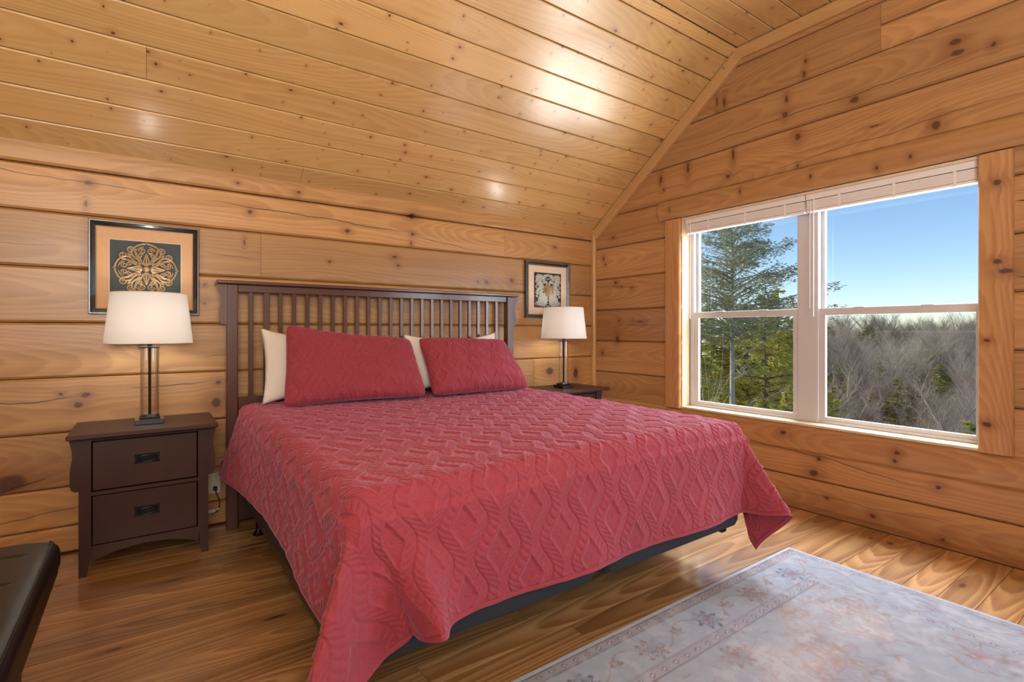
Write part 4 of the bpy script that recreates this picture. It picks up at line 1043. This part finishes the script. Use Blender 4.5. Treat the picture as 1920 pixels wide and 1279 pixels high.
def grow_bare(H, seed, levels=4, spread=.55, twig=6, upright=.35, fat=1.0):
    r = random.Random(seed); segs = []
    def branch(p, d, L, rad, lev):
        n = 4 if lev < 2 else 3; q = p
        for i in range(n):
            d2 = (d + Vector((r.gauss(0, .10), r.gauss(0, .10), r.gauss(0, .06) + (.10 if lev else 0) * upright))).normalized()
            q2 = q + d2 * (L / n); ra = rad * (1 - .6 * i / n); rb = rad * (1 - .6 * (i + 1) / n)
            segs.append((tuple(q), tuple(q2), ra, rb))
            if lev < levels and (i > 0 or lev > 0):
                for k in range((twig - (lev >= 3)) if lev >= 2 else (3 if lev == 1 else 4)):
                    if lev == 0 and i < 1: continue
                    a = r.uniform(0, 2 * PI); side = Vector((math.cos(a), math.sin(a), r.uniform(.1, .7))); t = r.random()
                    nd = (d2 * (1 - spread) + side.normalized() * spread).normalized()
                    branch(q + (q2 - q) * t, nd, L * r.uniform(.36, .58), rb * .55, lev + 1)
            q = q2; d = d2
    branch(Vector((0, 0, 0)), Vector((0, 0, 1)), H, H * .013, 0)
    return [(a, b, r0 * fat, r1 * fat) for a, b, r0, r1 in segs]
def conifer_meshes(H, R, seed, nb, dens, leaf, bare_to=0.0, droop=.25, rises=(.05, .40), pw=.8):
    r = np.random.default_rng(seed); segs = [((0, 0, H * i / 10), (0, 0, H * (i + 1) / 10), H * .011 * (1.05 - i / 10), H * .011 * (1.05 - (i + 1) / 10)) for i in range(10)]
    LV = []
    for b in range(nb):
        f = bare_to + (1 - bare_to) * (b + r.random()) / nb; L = R * ((1 - f) / (1 - bare_to)) ** pw * r.uniform(.60, 1.15) + .04 * R
        a = r.uniform(0, 2 * PI); rise = r.uniform(*rises); z = f * H; p = np.array([0, 0, z]); n = 7; dirh = np.array([math.cos(a), math.sin(a), 0])
        for i in range(n):
            t = i / n; q = p + dirh * L / n + np.array([0, 0, (rise - droop * 2 * t) * L / n + .0]); segs.append((tuple(p), tuple(q), .014 * R * (1 - t) * .6 + .002, .014 * R * (1 - t - 1 / n) * .6 + .0015))
            m = r.poisson(dens * (L / R) * (.35 + t)); side = np.array([-dirh[1], dirh[0], 0])
            w = L * .34 * (1 - abs(t - .35)) 
            for k in range(m):
                s = r.uniform(-1, 1); c = p + (q - p) * r.random() + side * s * w + dirh * abs(s) * w * .5 + np.array([0, 0, -abs(s) * w * .30 + r.normal(0, .03 * R * .4)])
                d = dirh * r.uniform(.2, 1) + side * np.sign(s) * r.uniform(.3, 1) + np.array([0, 0, r.uniform(-.5, .35)]); d /= np.linalg.norm(d)
                up = r.normal(size=3); sd = np.cross(d, up); sd /= np.linalg.norm(sd) + 1e-9; l = leaf * r.uniform(.6, 1.4)
                LV.append((c - d * l * .5, c + sd * l * .14, c + d * l * .6, c - sd * l * .14))
            p = q
    LV = np.array(LV); F = np.arange(len(LV) * 4).reshape(-1, 4)
    return prisms(segs, 'trunk', 4), mesh_np('foliage', LV.reshape(-1, 3), F)
CAMP = np.array([-3.455, -3.521, 1.159])
def azdir(deg): a = math.radians(deg); return math.sin(a), math.cos(a)       # compass angle from +y
def put_tree(name, az, dist, ztop, H, R, meshes, mats, scale, rot, label, cat='tree', group=None, parts=('trunk', 'foliage')):
    s, c = azdir(az); x, y = CAMP[0] + s * dist, CAMP[1] + c * dist
    e = empty(name, (x, y, ztop - H * scale), rot, label=label, cat=cat, group=group); e.scale = (scale,) * 3
    for me, ma, nm in zip(meshes, mats, parts): link(nm, me, ma, e, sharp=False)
    return e
def hill_z(r, az):
    k = np.interp(r, [0, 12, 30, 55, 100, 160, 205, 240, 400], [-5, -9, -17, -22.5, -21.5, -17, -12.0, -14, -30])
    return k + (az - 66) * -.035 * np.clip((r - 90) / 120, 0, 1)
def terrain():
    rs = np.concatenate([np.linspace(3, 60, 30), np.linspace(64, 420, 60)]); az = np.radians(np.linspace(30, 100, 60)); Rr, A = np.meshgrid(rs, az, indexing='ij')
    Z = hill_z(Rr, np.degrees(A)) + .5 * np.sin(Rr * .13 + A * 20) * np.sin(A * 37)
    V = np.stack([CAMP[0] + Rr * np.sin(A), CAMP[1] + Rr * np.cos(A), Z], -1)
    t = NT('leaf_litter_ground'); P = t.n('ShaderNodeTexCoord').outputs['Object']
    c = t.mix(t.rng(t.noise(P, .35, 5, .7), .35, .65), (.06, .05, .04), (.13, .11, .09)); mt = t.bsdf(c, 1.0)
    o = link('hillside', mesh_np('hillside', V.reshape(-1, 3), grid_faces(*Rr.shape)[:, ::-1], True), mt, sharp=False); tag(o, kind='structure')
terrain()
# tall hemlock in front of the left unit
tall = conifer_meshes(13.2, 2.0, 3, 120, 95, .062, bare_to=.76, droop=.10, rises=(.25, .65), pw=.95)
# crown only above; bare limbs and twigs lower down
r_ = random.Random(12); limbs = []
for q in range(30):
    z0 = r_.uniform(5.0, 10.6); a = r_.uniform(0, 2 * PI); p = Vector((0, 0, z0)); d = Vector((math.cos(a), math.sin(a), r_.uniform(.1, .5))).normalized(); L = r_.uniform(.5, 2.0); rad = .018
    for i in range(7):
        d = (d + Vector((r_.gauss(0, .12), r_.gauss(0, .12), r_.gauss(.02, .12)))).normalized(); p2 = p + d * L / 7; limbs.append((tuple(p), tuple(p2), rad * (1 - i / 8), rad * (1 - (i + 1) / 8)))
        for k in range(3):
            a2 = r_.uniform(0, 2 * PI); d3 = (d + Vector((math.cos(a2), math.sin(a2), r_.uniform(-.4, .6))) * .9).normalized(); l3 = r_.uniform(.1, .45); limbs.append((tuple(p2), tuple(p2 + d3 * l3), .005, .0015))
        p = p2
th = put_tree('tall_hemlock', 58.6, 12.0, 4.05, 13.2, 1, tall, (M['bark_pale'], M['needle_tall']), 1, .4, 'tall loose hemlock with a straight pale trunk seen through the left window panes')
link('bare_limbs', prisms(limbs, 'bare_limbs', 4), M['bark_pale'], th, sharp=False)
# bare sapling at the left edge
sap = grow_bare(6.4, 21, 2, .42, 4, .9, .8)
put_tree('bare_sapling', 56.4, 8.6, 1.9, 6.4, 1, (prisms(sap, 'branches', 4),), (M['bark_pale'],), 1, 1.0, 'slender bare pale-barked sapling at the left edge of the window view', parts=('branches',))
# yellow-green hemlocks behind
hem = [conifer_meshes(12, 2.9, 40 + k, 180, 100, .11, bare_to=.12, droop=.16) for k in range(2)]
spots = [(54.8, 15, 1.7, 1.1), (56.6, 17, 2.0, 1.2), (58.3, 21, 2.6, 1.3), (60.0, 17, 1.9, 1.2), (61.6, 15.5, 1.8, 1.15), (62.8, 19, 2.5, 1.15), (57.5, 13.5, -.4, .9), (60.6, 13.5, -.5, .9),
         (63.6, 21, 1.75, 1.0), (65.4, 22, .3, 1.0), (67.3, 24, -1.1, 1.0), (64.2, 16, -.9, .85), (69.2, 25, -2.4, .95), (66.2, 17, -1.8, .8), (63.4, 14, -.2, .85), (64.9, 15.5, -1.0, .8), (55.6, 25, 2.2, 1.3), (59.5, 27, 2.3, 1.3), (61.2, 26, 2.8, 1.3)]
for i, (az, d, zt, s) in enumerate(spots):
    put_tree('hemlock', az, d, zt, 12, 1, hem[i % 2], (M['bark_dark'], M['needle_sun']), s, i * 1.3, 'sunlit yellow-green hemlock among those crowding behind the tall one', group='yellow-green hemlocks behind the tall tree')
# forest on the far hillside
bare = [prisms(grow_bare(11, 60 + k, 4, .50, 3, .55, 3.0), 'bare_crown', 3) for k in range(4)]
pine = [conifer_meshes(11, 3.0, 80 + k, 70, 45, .36, bare_to=.15, droop=.10) for k in range(2)]
rf = random.Random(99); pts = []
tries = 0
while len(pts) < 300 and tries < 30000:
    tries += 1
    az = rf.uniform(61.5, 79.5); r = math.sqrt(rf.uniform(42 ** 2, 222 ** 2)); x = r * math.sin(math.radians(az)); y = r * math.cos(math.radians(az))
    if all((x - a) ** 2 + (y - b) ** 2 > 5.4 ** 2 for a, b, *_ in pts): pts.append((x, y, r, az))
for i in range(28):      # the skyline ridge
    az = 61.5 + 18 * i / 27 + rf.uniform(-.3, .3); r = rf.uniform(203, 215); pts.append((r * math.sin(math.radians(az)), r * math.cos(math.radians(az)), r, az))
pts = pts[:300] + pts[-28:] if len(pts) > 328 else pts
nb = 0
for i, (x, y, r, az) in enumerate(pts):
    z = float(hill_z(r, az)); ev = (math.sin(x * .045 + 1.0) * math.sin(y * .06 + x * .02) + rf.uniform(-.6, .6)) > .12
    s = rf.uniform(.85, 1.25) * (1.22 if ev else 1)
    if ev and i % 1 == 0:
        o = empty('pine_tree', (CAMP[0] + x, CAMP[1] + y, z), rf.uniform(0, 6), label='dark green pine among bare trees on the far hillside', cat='tree', group='pines on the far hillside')
        me = pine[i % 2]; link('trunk', me[0], M['bark_dark'], o, sharp=False); link('foliage', me[1], M['needle_dark'], o, sharp=False)
    else:
        o = link('bare_tree', bare[i % 4], M['twigs'], sharp=False); o.location = (CAMP[0] + x, CAMP[1] + y, z); o.rotation_euler.z = rf.uniform(0, 6)
        tag(o, 'leafless grey-brown tree on the far wooded hillside', 'tree', 'leafless trees on the far hillside'); nb += 1
    o.scale = (s,) * 3
